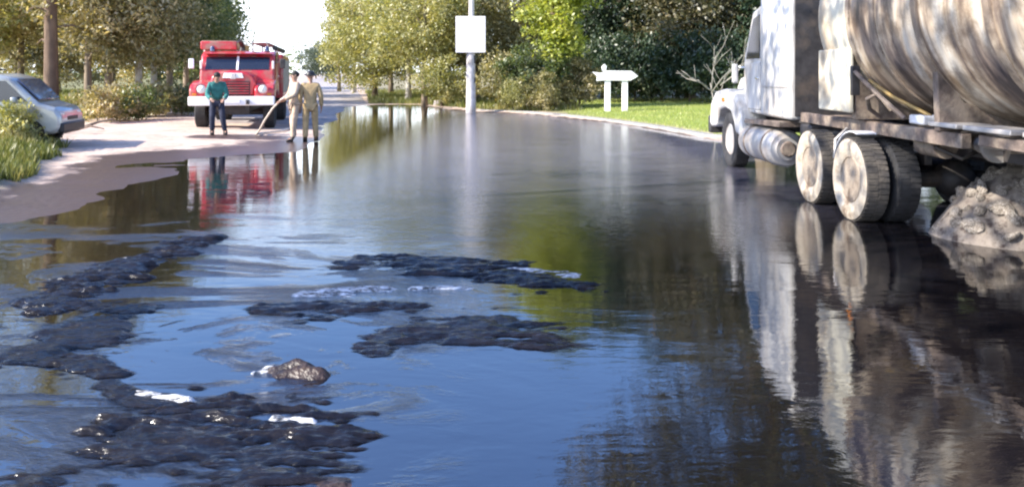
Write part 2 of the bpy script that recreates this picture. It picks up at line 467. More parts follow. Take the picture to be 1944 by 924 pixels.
grassm = np.maximum(np.maximum(bankmask, leftfar), right * .75)
damp = np.clip(1.25 - np.maximum(SD, 0) / 2.3, 0, 1.2) * np.clip((-GX - 2) / 2, 0, 1) * np.clip((22 - GY) / 3, 0, 1)
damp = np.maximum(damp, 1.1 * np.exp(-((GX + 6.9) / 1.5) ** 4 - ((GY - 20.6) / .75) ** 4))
damp = np.maximum(damp, np.clip(.9 - np.maximum(SD, 0) / .5, 0, 1))
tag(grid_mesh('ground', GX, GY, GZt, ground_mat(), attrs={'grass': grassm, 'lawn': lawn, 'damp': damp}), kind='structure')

# the road running off to the vanishing point, draped on the land
def asphalt_mat():
    m = mat('worn_asphalt', (.30, .26, .25), .9, scale=2.2, col2=(.46, .41, .39), dirt=(.16, .14, .13), dirt_amt=.3, dirt_scale=.9, bump=.4, bscale=60)
    return m
ry = 26 * (420 / 26) ** np.linspace(0, 1, 160)
rv = np.linspace(-3.15, 3.15, 15)
RV, RY = np.meshgrid(rv, ry)
RX = -1.55 - .2213 * RY + RV
RZ = height(RX, RY) + .012 * (1 - (RV / 3.15) ** 2) - .004
tag(grid_mesh('road', RX, RY, RZ, asphalt_mat()), kind='structure')

# the spilled liquid: a level black sheet that the land rises out of
def liquid_mat():
    m = bpy.data.materials.new('black_liquid'); m.use_nodes = True
    n = m.node_tree.nodes; l = m.node_tree.links; b = n['Principled BSDF']
    tc = n.new('ShaderNodeTexCoord')
    mp = n.new('ShaderNodeMapping'); mp.inputs['Scale'].default_value = (.55, 1.25, 1); mp.inputs['Rotation'].default_value = (0, 0, R(14))
    l.new(tc.outputs['Object'], mp.inputs[0])
    def noise(s, d=4, r=.5, dist=0.0, vec=mp):
        x = n.new('ShaderNodeTexNoise'); x.inputs['Scale'].default_value = s; x.inputs['Detail'].default_value = d
        x.inputs['Roughness'].default_value = r; x.inputs['Distortion'].default_value = dist
        l.new(vec.outputs[0], x.inputs[0]); return x
    # wrinkled skin of the spill: only where the liquid has thickened, left and centre
    film = noise(.9, 7, .64, 1.4)
    sp = n.new('ShaderNodeSeparateXYZ'); l.new(tc.outputs['Object'], sp.inputs[0])
    mk = n.new('ShaderNodeMapRange'); mk.inputs['From Min'].default_value = -.1; mk.inputs['From Max'].default_value = -1.3
    l.new(sp.outputs[0], mk.inputs['Value'])
    mf = n.new('ShaderNodeMapRange'); mf.inputs['From Min'].default_value = 10; mf.inputs['From Max'].default_value = 6.8
    l.new(sp.outputs[1], mf.inputs['Value'])
    fr = n.new('ShaderNodeValToRGB'); fr.color_ramp.elements[0].position = .49; fr.color_ramp.elements[1].position = .62
    l.new(film.outputs[0], fr.inputs[0])
    k1 = n.new('ShaderNodeMath'); k1.operation = 'MULTIPLY'; l.new(mk.outputs[0], k1.inputs[0]); l.new(mf.outputs[0], k1.inputs[1])
    k2 = n.new('ShaderNodeMath'); k2.operation = 'MULTIPLY'; l.new(k1.outputs[0], k2.inputs[0]); l.new(fr.outputs[0], k2.inputs[1])
    b.inputs['Base Color'].default_value = (.006, .005, .006, 1)
    rr = n.new('ShaderNodeMapRange'); rr.inputs['To Min'].default_value = .03; rr.inputs['To Max'].default_value = .16
    l.new(k2.outputs[0], rr.inputs['Value'])
    ra = n.new('ShaderNodeMath'); ra.operation = 'ADD'; l.new(rr.outputs[0], ra.inputs[0]); l.new(ra.outputs[0], b.inputs['Roughness'])
    b.inputs['IOR'].default_value = 2.7
    w1 = noise(1.3, 3, .5, 1.0); w2 = noise(9, 4, .6, .6); w3 = noise(11, 7, .7, 2.0)
    wr = n.new('ShaderNodeMath'); wr.operation = 'MULTIPLY'
    l.new(w3.outputs[0], wr.inputs[0]); l.new(k2.outputs[0], wr.inputs[1])
    # the far half of the spill is ruffled by the wind, the pool beside the truck is still
    fa = n.new('ShaderNodeMapRange'); fa.inputs['From Min'].default_value = 6.5; fa.inputs['From Max'].default_value = 13
    l.new(sp.outputs[1], fa.inputs['Value'])
    fb = n.new('ShaderNodeMapRange'); fb.inputs['From Min'].default_value = 4.2; fb.inputs['From Max'].default_value = 2.4
    l.new(sp.outputs[0], fb.inputs['Value'])
    fl = n.new('ShaderNodeMapRange'); fl.inputs['From Min'].default_value = -3.5; fl.inputs['From Max'].default_value = -2.0
    l.new(sp.outputs[0], fl.inputs['Value'])
    fc = n.new('ShaderNodeMath'); fc.operation = 'MULTIPLY'; l.new(fa.outputs[0], fc.inputs[0]); l.new(fb.outputs[0], fc.inputs[1])
    fd = n.new('ShaderNodeMath'); fd.operation = 'MULTIPLY'; l.new(fc.outputs[0], fd.inputs[0]); l.new(fl.outputs[0], fd.inputs[1])
    rf = n.new('ShaderNodeMath'); rf.operation = 'MULTIPLY'; rf.inputs[1].default_value = .07; l.new(fd.outputs[0], rf.inputs[0]); l.new(rf.outputs[0], ra.inputs[1])
    # towards the far kerb: asphalt through thin liquid, bluish sheen mixed into its colour
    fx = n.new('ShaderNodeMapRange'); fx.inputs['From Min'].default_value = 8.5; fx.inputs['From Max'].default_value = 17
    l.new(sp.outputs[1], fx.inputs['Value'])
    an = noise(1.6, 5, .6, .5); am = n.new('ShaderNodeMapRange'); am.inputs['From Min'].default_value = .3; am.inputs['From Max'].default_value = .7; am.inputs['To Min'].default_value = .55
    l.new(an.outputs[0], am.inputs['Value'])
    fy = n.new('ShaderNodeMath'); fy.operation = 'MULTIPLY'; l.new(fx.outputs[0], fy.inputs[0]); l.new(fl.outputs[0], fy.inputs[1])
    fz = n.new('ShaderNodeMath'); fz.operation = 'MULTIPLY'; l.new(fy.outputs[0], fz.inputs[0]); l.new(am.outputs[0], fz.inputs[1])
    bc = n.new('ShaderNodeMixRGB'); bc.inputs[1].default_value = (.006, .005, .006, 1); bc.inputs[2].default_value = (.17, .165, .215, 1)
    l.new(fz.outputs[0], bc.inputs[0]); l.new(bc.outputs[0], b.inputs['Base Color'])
    w4 = noise(16, 4, .6, .8); wf = n.new('ShaderNodeMath'); wf.operation = 'MULTIPLY'
    l.new(w4.outputs[0], wf.inputs[0]); l.new(fd.outputs[0], wf.inputs[1])
    prev = None
    for src, st, di in ((w1, .09, .05), (w2, .10, .010), (wf, .55, .016), (wr, .55, .035)):
        bp = n.new('ShaderNodeBump'); bp.inputs['Strength'].default_value = st; bp.inputs['Distance'].default_value = di
        l.new(src.outputs[0], bp.inputs['Height'])
        if prev: l.new(prev.outputs[0], bp.inputs['Normal'])
        prev = bp
    l.new(prev.outputs[0], b.inputs['Normal'])
    return m
LIQ = liquid_mat()
ly = np.concatenate([np.linspace(-6, 3, 20)[:-1], 3 * (50 / 3) ** np.linspace(0, 1, 120)])
LX, LY = np.meshgrid(np.linspace(-17, 13, 140), ly)
LS = pool_sd(LX, LY)
cell = (LS[:-1, :-1] + LS[1:, 1:]) / 2
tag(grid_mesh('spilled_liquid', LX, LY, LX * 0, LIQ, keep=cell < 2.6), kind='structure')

# pale kerb along the lawn
def ribbon(name, pts, w, h, m, kind=None):
    mb = MB()
    pts = [Vector((p[0], p[1], 0)) for p in pts]
    prev = None
    for i, p in enumerate(pts):
        t = (pts[min(i + 1, len(pts) - 1)] - pts[max(i - 1, 0)]).normalized()
        nrm = Vector((-t.y, t.x, 0))
        z = hgt(p.x, p.y)
        ring = [mb.bm.verts.new(p + nrm * (s * w / 2) + Vector((0, 0, zz))) for s, zz in ((-1, z - .25), (-1, h), (1, h), (1, z - .25))]
        if prev:
            for k in range(4):
                mb.bm.faces.new((prev[k], prev[(k + 1) % 4], ring[(k + 1) % 4], ring[k]))
        else: mb.bm.faces.new(ring[::-1])
        prev = ring
    mb.bm.faces.new(prev)
    return mb.build(name, m, bevel=.015)
kp = [P(*p) for p in ((905, 211.5), (1000, 215), (1080, 222), (1150, 230), (1250, 244), (1345, 261))]
kp = [(p.x, p.y) for p in kp] + [(7.6, 17.9), (9.8, 15.2)]
kk = []
for a, b in zip(kp[:-1], kp[1:]):
    for t in np.linspace(0, 1, 7)[:-1]: kk.append((a[0] + (b[0] - a[0]) * t, a[1] + (b[1] - a[1]) * t))
tag(ribbon('kerb', kk, .34, .09, M['kerb']), kind='structure')

# ------------------------------------------------------------------ trees and plants
def leaf_mesh(name, centers, spread, per, size, squash=.8, droop=.0, rng=RNG):
    centers = np.asarray(centers, float)
    c = np.repeat(centers, per, 0)
    sp = np.repeat(np.asarray(spread, float).reshape(-1, 1) * np.ones((len(centers), 1)), per, 0)
    n = len(c)
    d = rng.normal(size=(n, 3)); d /= np.linalg.norm(d, axis=1, keepdims=True)
    r = rng.random((n, 1)) ** .45
    p = c + d * r * sp * np.array([1, 1, squash])
    t = rng.normal(size=(n, 3)); t[:, 2] -= droop; t /= np.linalg.norm(t, axis=1, keepdims=True)
    nn = rng.normal(size=(n, 3)); nn[:, 2] += .5
    b = np.cross(nn, t); b /= np.linalg.norm(b, axis=1, keepdims=True) + 1e-9
    s = size * (.6 + .8 * rng.random((n, 1)))
    co = np.stack([p - t * s, p + b * s * .5, p + t * s, p - b * s * .5], 1).reshape(-1, 3)
    return quads(name, co, np.arange(4 * n).reshape(-1, 4))
def tree_meshes(seed, H, crown, clumps, per, size, trunk_r, limb=9, base=.3, spread=(.5, 1.0), droop=.2, lean=.0, inner=.25):
    """crown: list of (x,y,z,rx,ry,rz) ellipsoids; returns trunk mesh, crown mesh"""
    rng = np.random.default_rng(seed); rnd = random.Random(seed)
    vol = np.array([e[3] * e[4] * e[5] for e in crown]); vol = vol / vol.sum()
    cs = []
    while len(cs) < clumps:
        e = crown[rng.choice(len(crown), p=vol)]
        d = rng.normal(size=3); d /= np.linalg.norm(d)
        r = inner + (1 - inner) * rng.random() ** .6
        cs.append((e[0] + d[0] * r * e[3], e[1] + d[1] * r * e[4], e[2] + d[2] * r * e[5]))
    cs = np.array(cs)
    sp = spread[0] + (spread[1] - spread[0]) * rng.random(len(cs))
    crown_me = leaf_mesh('crown', cs, sp, per, size, .75, droop, rng)
    mb = MB()
    pts = []
    for i in range(8):
        t = i / 7
        pts.append((math.sin(t * 3 + seed) * .14 * H / 8 * t + lean * t * t, math.cos(t * 2.3 + seed) * .12 * H / 8 * t, -.35 + (H * .86 + .35) * t))
    mb.tube(pts, [trunk_r * (1.35 if i == 0 else 1 - .8 * i / 7) for i in range(8)], 9)
    for k in range(limb):
        t = base + (.9 - base) * k / max(1, limb - 1)
        i = min(6, int(t * 7)); fr = t * 7 - i
        a = Vector(pts[i]).lerp(Vector(pts[i + 1]), fr)
        tgt = Vector(cs[rnd.randrange(len(cs))])
        for _ in range(5):
            q = Vector(cs[rnd.randrange(len(cs))])
            if abs(q.z - a.z - .8) < abs(tgt.z - a.z - .8): tgt = q
        mid = a.lerp(tgt, .5) + Vector((0, 0, .25 + .1 * rnd.random()))
        r0 = trunk_r * (1 - .8 * t) * .6
        mb.tube([a, mid, tgt], [r0, r0 * .6, r0 * .2], 6)
    me = mb.build('trunk', [M['bark']])
    tm = me.data; bpy.data.objects.remove(me)
    return tm, crown_me
TREES = {}
def tree(kind, loc, leaf, bark, label, group, s=1.0, sz=None, rz=0.0, name='tree', wash=False, cat='tree'):
    tm, cm = TREES[kind]
    o = thing(name, label, cat, loc, rz, group)
    o.scale = (s, s, sz or s)
    a = link('trunk', tm, None, o); b = link('crown', cm, None, o)
    if not cm.materials: cm.materials.append(LEAF[leaf])
    for ob, m in ((a, M[bark]), (b, LEAF[leaf])):
        ob.material_slots[0].link = 'OBJECT'; ob.material_slots[0].material = m
    if wash:
        MB().tube([(0, 0, -.1), (.01, 0, .45), (.02, .01, .95)], [.21, .175, .165], 12, cap=False).build('limewash_band', M['limewash'], o)
    return o
# round broadleaf, light autumn tree with see-through crown, tall forest tree, low bushy tree, shrub
TREES['round'] = tree_meshes(1, 8, [(0, 0, 5.2, 2.6, 2.6, 2.7), (.6, .2, 3.2, 2.4, 2.2, 1.6)], 190, 75, .085, .17)
TREES['loose'] = tree_meshes(2, 8.5, [(0, 0, 5.6, 2.3, 2.3, 2.9), (-.8, .4, 3.3, 1.9, 1.9, 1.4)], 170, 62, .085, .16, spread=(.4, .85))
TREES['slim'] = tree_meshes(3, 9, [(0, 0, 5.6, 1.7, 1.7, 3.4), (.3, .1, 3.1, 1.5, 1.5, 1.3)], 150, 70, .085, .15)
TREES['bushy'] = tree_meshes(4, 7.5, [(0, 0, 4.4, 3.0, 3.0, 3.0), (1.0, -.6, 2.3, 2.6, 2.4, 1.9), (-1.2, .2, 2.4, 2.2, 2.2, 1.7)], 260, 75, .09, .2)
TREES['tall'] = tree_meshes(5, 21, [(0, 0, 13, 4.6, 4.6, 8), (1.4, -1, 7, 4.2, 4.0, 4.0), (-2, 0, 5, 3.4, 3.4, 3.0)], 420, 70, .15, .38, limb=14, spread=(.8, 1.6))
TREES['tall_b'] = tree_meshes(6, 19, [(0, 0, 11.5, 5.2, 5.0, 7.2), (-1.6, -1, 5.4, 4.4, 4.0, 4.2), (2.4, 0, 4, 3.4, 3.4, 3.0)], 420, 70, .15, .36, limb=14, spread=(.8, 1.6))
TREES['over'] = tree_meshes(7, 17, [(0, 0, 12, 6.2, 5.5, 5.2), (-4, -1, 10.5, 3.6, 3.2, 2.6), (-7.0, -2.6, 11.6, 2.9, 2.8, 2.3), (-9.0, -3.4, 12.4, 2.6, 2.6, 2.2), (3, 1, 9.5, 4.0, 3.6, 3.0)], 420, 70, .12, .4, limb=14, base=.4, spread=(.7, 1.4))
TREES['shrub'] = tree_meshes(8, 2.4, [(0, 0, 1.3, 1.3, 1.2, 1.1), (.7, -.3, .8, 1.1, 1.0, .75)], 90, 60, .065, .05, limb=7, base=.15, spread=(.25, .5))
TREES['weed'] = tree_meshes(9, 1.1, [(0, 0, .5, .8, .7, .5)], 45, 45, .05, .02, limb=6, base=.1, spread=(.18, .34), droop=-.6)
TREES['sparse'] = tree_meshes(12, 8.5, [(0, 0, 5.6, 2.6, 2.6, 2.9), (-.8, .4, 3.3, 1.9, 1.9, 1.2)], 62, 42, .085, .16, spread=(.4, .85), inner=.1)
TREES['maple'] = tree_meshes(10, 10, [(0, 0, 7.4, 1.8, 1.7, 3.2), (.1, -.2, 4.5, 1.45, 1.2, 1.8), (.3, -.4, 3.1, 1.0, .8, .9)], 210, 85, .09, .16, spread=(.35, .75), droop=.6)

def G(px, Y): 
    p = at(px, Y); p.z = hgt(p.x, p.y); return p
gL = 'roadside trees along the left of the road'
left = [
 # px, Y, kind, leaf, bark, scale, label, wash
 (-60, 30, 'loose', 'yell', 'bark', 1.0, 'thin pale yellow tree at the far left edge behind the van', False),
 (38, 33, 'loose', 'tan', 'bark', .98, 'thin light-leaved tree just left of the thick reddish pine trunk', False),
 (168, 29, 'loose', 'tan', 'bark', 1.0, 'tan-leaved roadside tree with dark trunk right of the thick pine', False),
 (205, 30.5, 'round', 'olive', 'bark', .95, 'olive tree with dark trunk, second to the right of the thick pine', False),
 (262, 31, 'round', 'tan', 'pale_bark', .98, 'tan and olive tree with pale trunk halfway between van and fire truck', True),
 (292, 34, 'loose', 'olive', 'pale_bark', 1.0, 'loose olive tree on pale trunk left of the fire truck ladder side', True),
 (322, 36, 'round', 'green', 'bark', 1.02, 'darker green tree directly left of the fire truck', False),
 (352, 42, 'round', 'green', 'bark', 1.05, 'green tree rising above the left half of the fire truck roof', False),
 (372, 50, 'bushy', 'green', 'bark', 1.1, 'green tree rising behind the middle of the fire truck roof', False),
 (398, 66, 'slim', 'green', 'bark', 1.2, 'dark narrow tree at the left side of the white sky gap', False),
 (441, 85, 'slim', 'far', 'bark', .70, 'small grey-green tree standing in the sky gap above the fire truck', False),
]
for i, (px, Y, k, lf, bk, s, lab, wash) in enumerate(left):
    tree(k, G(px, Y), lf, bk, lab, gL, s, rz=i * 1.9, wash=wash)
# thick pine trunk
pine = thing('pine_tree', 'thick reddish brown pine trunk rising behind the silver van', 'tree', G(96, 27.5))
MB().tube([(0, 0, -.3), (.02, 0, .4), (.0, .03, 2.5), (-.03, .02, 5), (.04, 0, 8), (0, 0, 10.5)], [.36, .25, .215, .195, .16, .05], 14).build('trunk', M['pine_bark'], pine)
cs = [(random.gauss(0, 1.3), random.gauss(0, 1.3), random.uniform(6.0, 10.5)) for _ in range(70)]
link('crown', leaf_mesh('crown', cs, .6, 60, .09), LEAF['olive'], pine)
for z, a, ln in ((2.6, 2.6, .9), (3.1, .4, 1.1), (3.7, 3.5, .8), (4.4, 1.2, 1.2), (6.5, 5, 1.4)):
    MB().tube([(0, 0, z), (math.cos(a) * ln * .6, math.sin(a) * ln * .6, z + .12), (math.cos(a) * ln, math.sin(a) * ln, z - .05)], [.05, .035, .012], 6).build('branch_stub', M['pine_bark'], pine)

gB = 'trees filling the background behind the left roadside row'
for i, (px, Y, s) in enumerate(((110, 48, 1.0), (215, 52, 1.1), (300, 58, 1.2), (30, 46, .8), (360, 70, 1.3))):
    tree(('bushy', 'round')[i % 2], G(px, Y), ('tan', 'olive')[i % 2], 'bark', ('tan tree far behind the thick pine trunk', 'olive tree far behind the gap right of the pine', 'tan tree far behind the limewashed trunks', 'olive tree far behind the left edge of the picture', 'tan tree far behind the fire truck')[i], gB, s, rz=i * 2.1)
gW = 'low weedy bushes under the left trees'
for i, (px, Y, lf, s) in enumerate(((185, 25.5, 'tan', 1.0), (222, 26.5, 'olive', .9), (262, 27, 'green', 1.05), (296, 29, 'olive', 1.1), (328, 31, 'tan', 1.0), (240, 29, 'tan', 1.1), (345, 30, 'green', 1.0))):
    lab = ('tan weedy bush nearest the silver van', 'olive weedy bush, second from the silver van', 'green weedy bush midway between van and fire truck', 'olive weedy bush before the pale limewashed trunk', 'tan weedy bush second left of the fire truck', 'tan weedy bush behind the others midway along the row', 'green weedy bush touching the left side of the fire truck')[i]
    tree('weed', G(px, Y), lf, 'bark', lab, gW, s * 1.1, rz=i, name='weed_bush', cat='bush')

gR = 'sunlit yellow-green trees right of the sky gap'
rt = [
 (644, 62, 'slim', 'yell', 'bark', 1.0, 'leaning yellow-green tree at the right side of the white sky gap'),
 (672, 60, 'loose', 'yell', 'pale_bark', 1.05, 'yellow tree standing first right of the distant road end'),
 (712, 50, 'bushy', 'yell', 'bark', .98, 'yellow-green bushy tree over the dry verge'),
 (775, 47, 'loose', 'yell', 'pale_bark', 1.12, 'loose yellow-green tree midway between road end and white sign'),
 (806, 42, 'round', 'yell', 'bark', 1.0, 'bright yellow-green round tree two trees left of the white sign'),
 (850, 45, 'round', 'olive', 'bark', 1.12, 'olive tree just left of the white square sign'),
 (742, 56, 'round', 'tan', 'bark', 1.15, 'tan tree behind the yellow-green trees of the dry verge'),
 (905, 46, 'bushy', 'olive', 'bark', 1.2, 'olive bushy tree directly behind the white square sign'),
]
for i, (px, Y, k, lf, bk, s, lab) in enumerate(rt):
    tree(k, G(px, Y), lf, bk, lab, gR, s, rz=i * 2.3)
tree('shrub', G(838, 40), 'yell', 'bark', 'yellow-green shrub left of the concrete sign pole', None, 1.1, name='shrub', cat='bush')
tree('shrub', G(625, 120), 'far', 'bark', 'grey-green bush at the far end of the road', None, 2.6, name='shrub', cat='bush')
tree('shrub', G(600, 150), 'far', 'bark', 'small hazy bush beyond the firefighters at the road end', None, 3.0, name='shrub', cat='bush')
tree('maple', G(1052, 36), 'bright', 'bark', 'bright lime-green tree with hanging bough above the shrubs', None, 1.12, .95)
gS = 'shrubs right of the concrete pole'
for i, (px, Y, lf, s, lab) in enumerate(((952, 37, 'olive', 1.1, 'olive shrub directly right of the concrete sign pole'),
    (1008, 36, 'green', 1.25, 'mid green shrub below the lime-green bough'),
    (1062, 36.5, 'green', 1.3, 'tallest green shrub left of the white gate-shaped sign'),
    (1100, 36, 'tan', .95, 'tan and olive shrub touching the white gate-shaped sign'),
    (1030, 34.6, 'olive', .7, 'low olive shrub at the lawn edge in front of green shrubs'),
    (975, 34.6, 'yell', .62, 'low yellowish shrub at the kerb right of the pole'))):
    tree('shrub', G(px, Y), lf, 'bark', lab, gS, s, rz=i * 1.3, name='shrub', cat='bush')
gD = 'tall dark trees behind the lawn'
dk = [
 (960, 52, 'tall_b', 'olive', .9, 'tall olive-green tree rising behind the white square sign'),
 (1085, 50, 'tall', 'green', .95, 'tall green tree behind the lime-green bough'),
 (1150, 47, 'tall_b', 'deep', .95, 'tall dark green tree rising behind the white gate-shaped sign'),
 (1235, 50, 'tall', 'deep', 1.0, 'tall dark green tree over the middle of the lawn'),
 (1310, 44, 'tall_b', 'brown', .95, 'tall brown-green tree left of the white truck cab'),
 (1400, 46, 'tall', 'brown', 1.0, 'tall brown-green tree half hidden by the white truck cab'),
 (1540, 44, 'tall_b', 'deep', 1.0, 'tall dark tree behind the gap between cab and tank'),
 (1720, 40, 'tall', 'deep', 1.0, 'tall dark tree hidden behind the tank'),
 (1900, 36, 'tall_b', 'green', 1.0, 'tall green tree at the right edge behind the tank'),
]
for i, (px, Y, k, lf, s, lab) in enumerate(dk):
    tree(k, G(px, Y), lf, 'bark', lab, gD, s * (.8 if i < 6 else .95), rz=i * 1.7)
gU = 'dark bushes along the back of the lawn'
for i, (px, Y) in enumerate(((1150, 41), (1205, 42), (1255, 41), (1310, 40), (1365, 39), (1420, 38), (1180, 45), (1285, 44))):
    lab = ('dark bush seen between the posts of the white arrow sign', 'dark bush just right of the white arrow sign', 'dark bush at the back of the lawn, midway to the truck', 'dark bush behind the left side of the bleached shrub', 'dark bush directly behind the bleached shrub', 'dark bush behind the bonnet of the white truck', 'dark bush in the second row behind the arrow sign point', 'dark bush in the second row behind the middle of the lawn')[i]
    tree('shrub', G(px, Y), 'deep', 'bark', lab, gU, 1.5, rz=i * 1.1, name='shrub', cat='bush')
tree('over', at(1462, 23.5, .2), 'brown', 'bark', 'big spreading tree overhanging the truck from the right', None, 1.0, rz=.3)
# two trees outside the left edge of the picture whose leaves dapple the truck
o = tree('sparse', (-6.4, 4.1, .05), 'olive', 'bark', 'taller roadside tree outside the left edge, level with the tank', None, 1.25, 1.62, rz=.7)
o = tree('sparse', (-7.4, 8.2, .15), 'tan', 'bark', 'roadside tree outside the left edge, level with the cab', None, 1.1, 1.68, rz=2.2)
# bare bleached branches beside the cab
ds = thing('dead_shrub', 'bare bleached branching shrub beside the white truck cab', 'bush', G(1362, 25))
mb = MB(); rb = random.Random(5)
def twig(p, d, ln, r, lv):
    q = p + d * ln
    m = p.lerp(q, .5) + Vector((rb.uniform(-.08, .08), rb.uniform(-.08, .08), rb.uniform(-.04, .06))) * ln
    mb.tube([p, m, q], [r, r * .8, r * .55], 5)
    if lv:
        for _ in range(2 + (lv > 1)):
            nd = (d + Vector((rb.uniform(-.9, .9), rb.uniform(-.5, .5), rb.uniform(-.5, .6)))).normalized()
            twig(p.lerp(q, rb.uniform(.5, 1)), nd, ln * rb.uniform(.55, .8), r * .6, lv - 1)
twig(Vector((0, 0, -.2)), Vector((-.15, 0, 1)).normalized(), 1.5, .032, 3)
twig(Vector((.1, 0, .9)), Vector((-.7, -.1, .45)).normalized(), .9, .03, 2)
twig(Vector((.1, 0, 1.2)), Vector((.6, -.1, .6)).normalized(), 1.1, .03, 2)
mb.build('branches', M['bleached'], ds)

# far woods closing the horizon
cs = []
for i in range(520):
    px = random.uniform(-500, 2500)
    Y = random.uniform(110, 190)
    if 560 < px < 660: continue
    p = at(px, Y); cs.append((p.x, p.y, abs(random.gauss(0, 1)) * (2.2 if px < 700 else 5) + .8))
tag(link('far_wood', leaf_mesh('far_wood', cs, 2.6, 34, .34), LEAF['green']), 'far-off wood along the horizon behind the roadside trees', 'wood', kind='stuff')

# grass blades
def blades(name, pts, h, m, label, cat):
    pts = np.asarray(pts); n = len(pts)
    a = RNG.random(n) * 6.283; hh = h * (.5 + RNG.random(n)); w = hh * .10
    dx, dy = np.cos(a), np.sin(a); lx = RNG.normal(0, .3, n) * hh; lyy = RNG.normal(0, .3, n) * hh
    b = pts
    co = np.stack([np.stack([b[:, 0] - dx * w, b[:, 1] - dy * w, b[:, 2] - .02], 1), np.stack([b[:, 0] + dx * w, b[:, 1] + dy * w, b[:, 2] - .02], 1),
                   np.stack([b[:, 0] + lx, b[:, 1] + lyy, b[:, 2] + hh], 1)], 1).reshape(-1, 3)
    return tag(link(name, quads(name, co, np.arange(3 * n).reshape(-1, 3)), m), label, cat, kind='stuff')
def scatter(n, x0, x1, y0, y1, test):
    x = RNG.uniform(x0, x1, n); y = RNG.uniform(y0, y1, n); k = test(x, y)
    x, y = x[k], y[k]; return np.stack([x, y, height(x, y)], 1)
pts = scatter(60000, -17, -7.5, 11, 17.4, lambda x, y: (-x - 8.3 - .45 * (y - 14) + .5 * vnoise(x, y, 1.7, 3) > .2))
blades('grass', pts, .17, M['grass'], 'yellowish tall grass on the bank in front of the van', 'grass')
pts = scatter(60000, -32, -6, 23, 55, lambda x, y: (-road_off(x, y) - 6.2 - .05 * (y - 20) + .8 * vnoise(x, y, .9, 3) > .6))
blades('grass', pts, .30, M['grass'], 'dry grass under the left roadside trees', 'grass')
pts = scatter(70000, 1.5, 17, 17, 44, lambda x, y: (pool_sd(x, y) > .45) & (x > 2.0 + .5 * vnoise(x, y, 1.2, 2)))
blades('lawn', pts, .07, M['lawn_blades'], 'bright mown lawn between kerb and dark trees', 'lawn')
pts = scatter(40000, -14, 3, 34, 62, lambda x, y: (pool_sd(x, y) > .6) & (road_off(x, y) > 3.6 + .5 * vnoise(x, y, .8, 2)))
blades('grass', pts, .22, M['grass'], 'dry grass on the verge under the yellow-green trees', 'grass')

# ------------------------------------------------------------------ concrete pole with the white board
pole = thing('utility_pole', 'weathered pale concrete pole with square white board at the kerb', 'pole', G(894, 34.2))
MB().tube([(0, 0, -.4), (0, 0, 2.6), (0, 0, 2.61)], [.225, .185, .185], 16).build('pole_base', M['concrete'], pole, smooth=True)
MB().tube([(.03, 0, 2.55), (.03, 0, 8.2)], [.135, .10], 14).build('pole_shaft', M['concrete'], pole, smooth=True)
MB().box((0, -.22, 3.42), (1.28, .035, 1.56)).build('sign_board', M['sign_white'], pole, bevel=.01)
for z in (2.95, 3.9): MB().box((0, -.17, z), (.9, .06, .06)).build('bracket', M['dark'], pole, bevel=.008)
MB().box((.15, -.02, 2.35), (.09, .22, .34)).build('junction_box', M['dark'], pole, bevel=.01)
MB().box((.15, -.03, 1.45), (.10, .22, .22)).build('junction_box', M['dark'], pole, bevel=.01)
# whitewashed stones by the pole
for (px, py, s, lab) in ((832, 201, .38, 'large pale stone block left of the concrete pole'), (868, 204, .24, 'small pale stone next to the foot of the concrete pole')):
    q = P(px, py); q.z = max(0, hgt(q.x, q.y))
    o = MB().box((0, 0, s * .35), (s * 1.3, s, s * .8), taper=.8).build('stone_block', M['concrete'], bevel=.03, loc=q)
    tag(o, lab, 'stone')

# ------------------------------------------------------------------ white gate-shaped road sign
q = P(1168, 216); q.y = 33.0; q.x = (1168 - 972) / F * 33.0; q.z = hgt(q.x, q.y)
gs = thing('arrow_sign', 'white two-post board shaped like a double arrow beside the lawn', 'sign', q)
for x in (-.32, .40):
    MB().box((x, 0, .62), (.24, .16, 1.40)).build('post', M['post_white'], gs, bevel=.015)
MB().prism([(-.80, 1.26), (-.42, 1.28), (.62, 1.27), (.95, 1.46), (.66, 1.68), (-.42, 1.69), (-.60, 1.60), (-.98, 1.64), (-.78, 1.46)], -.135, -.085, 'y').build('arrow_board', M['post_white'], gs, bevel=.012)
MB().prism([(-.56, 1.692), (-.40, 1.692), (-.36, 1.88), (-.46, 1.97), (-.58, 1.86)], -.10, -.02, 'y').build('crest', M['post_white'], gs, bevel=.012)

# ------------------------------------------------------------------ people
def skin_obj(name, joints, edges, mats, parent, root, sub=2):
    names = list(joints); idx = {k: i for i, k in enumerate(names)}
    me = bpy.data.meshes.new(name)
    me.from_pydata([joints[k][0] for k in names], [(idx[a], idx[b]) for a, b in edges], [])
    o = bpy.data.objects.new(name, me); COL.objects.link(o)
    m = o.modifiers.new('skin', 'SKIN'); m.use_smooth_shade = True
    s2 = o.modifiers.new('sub', 'SUBSURF'); s2.levels = s2.render_levels = sub
    for k in names:
        v = me.skin_vertices[0].data[idx[k]]; r = joints[k][1]
        v.radius = r if hasattr(r, '__len__') else (r, r)
        v.use_root = (k == root)
    dg = bpy.context.evaluated_depsgraph_get()
    em = bpy.data.meshes.new_from_object(o.evaluated_get(dg)); em.name = name
    bpy.data.objects.remove(o)
    for p in em.polygons: p.use_smooth = True
    ob = link(name, em, None, parent)
    em.materials.clear(); em.materials.append(mats)
    return ob
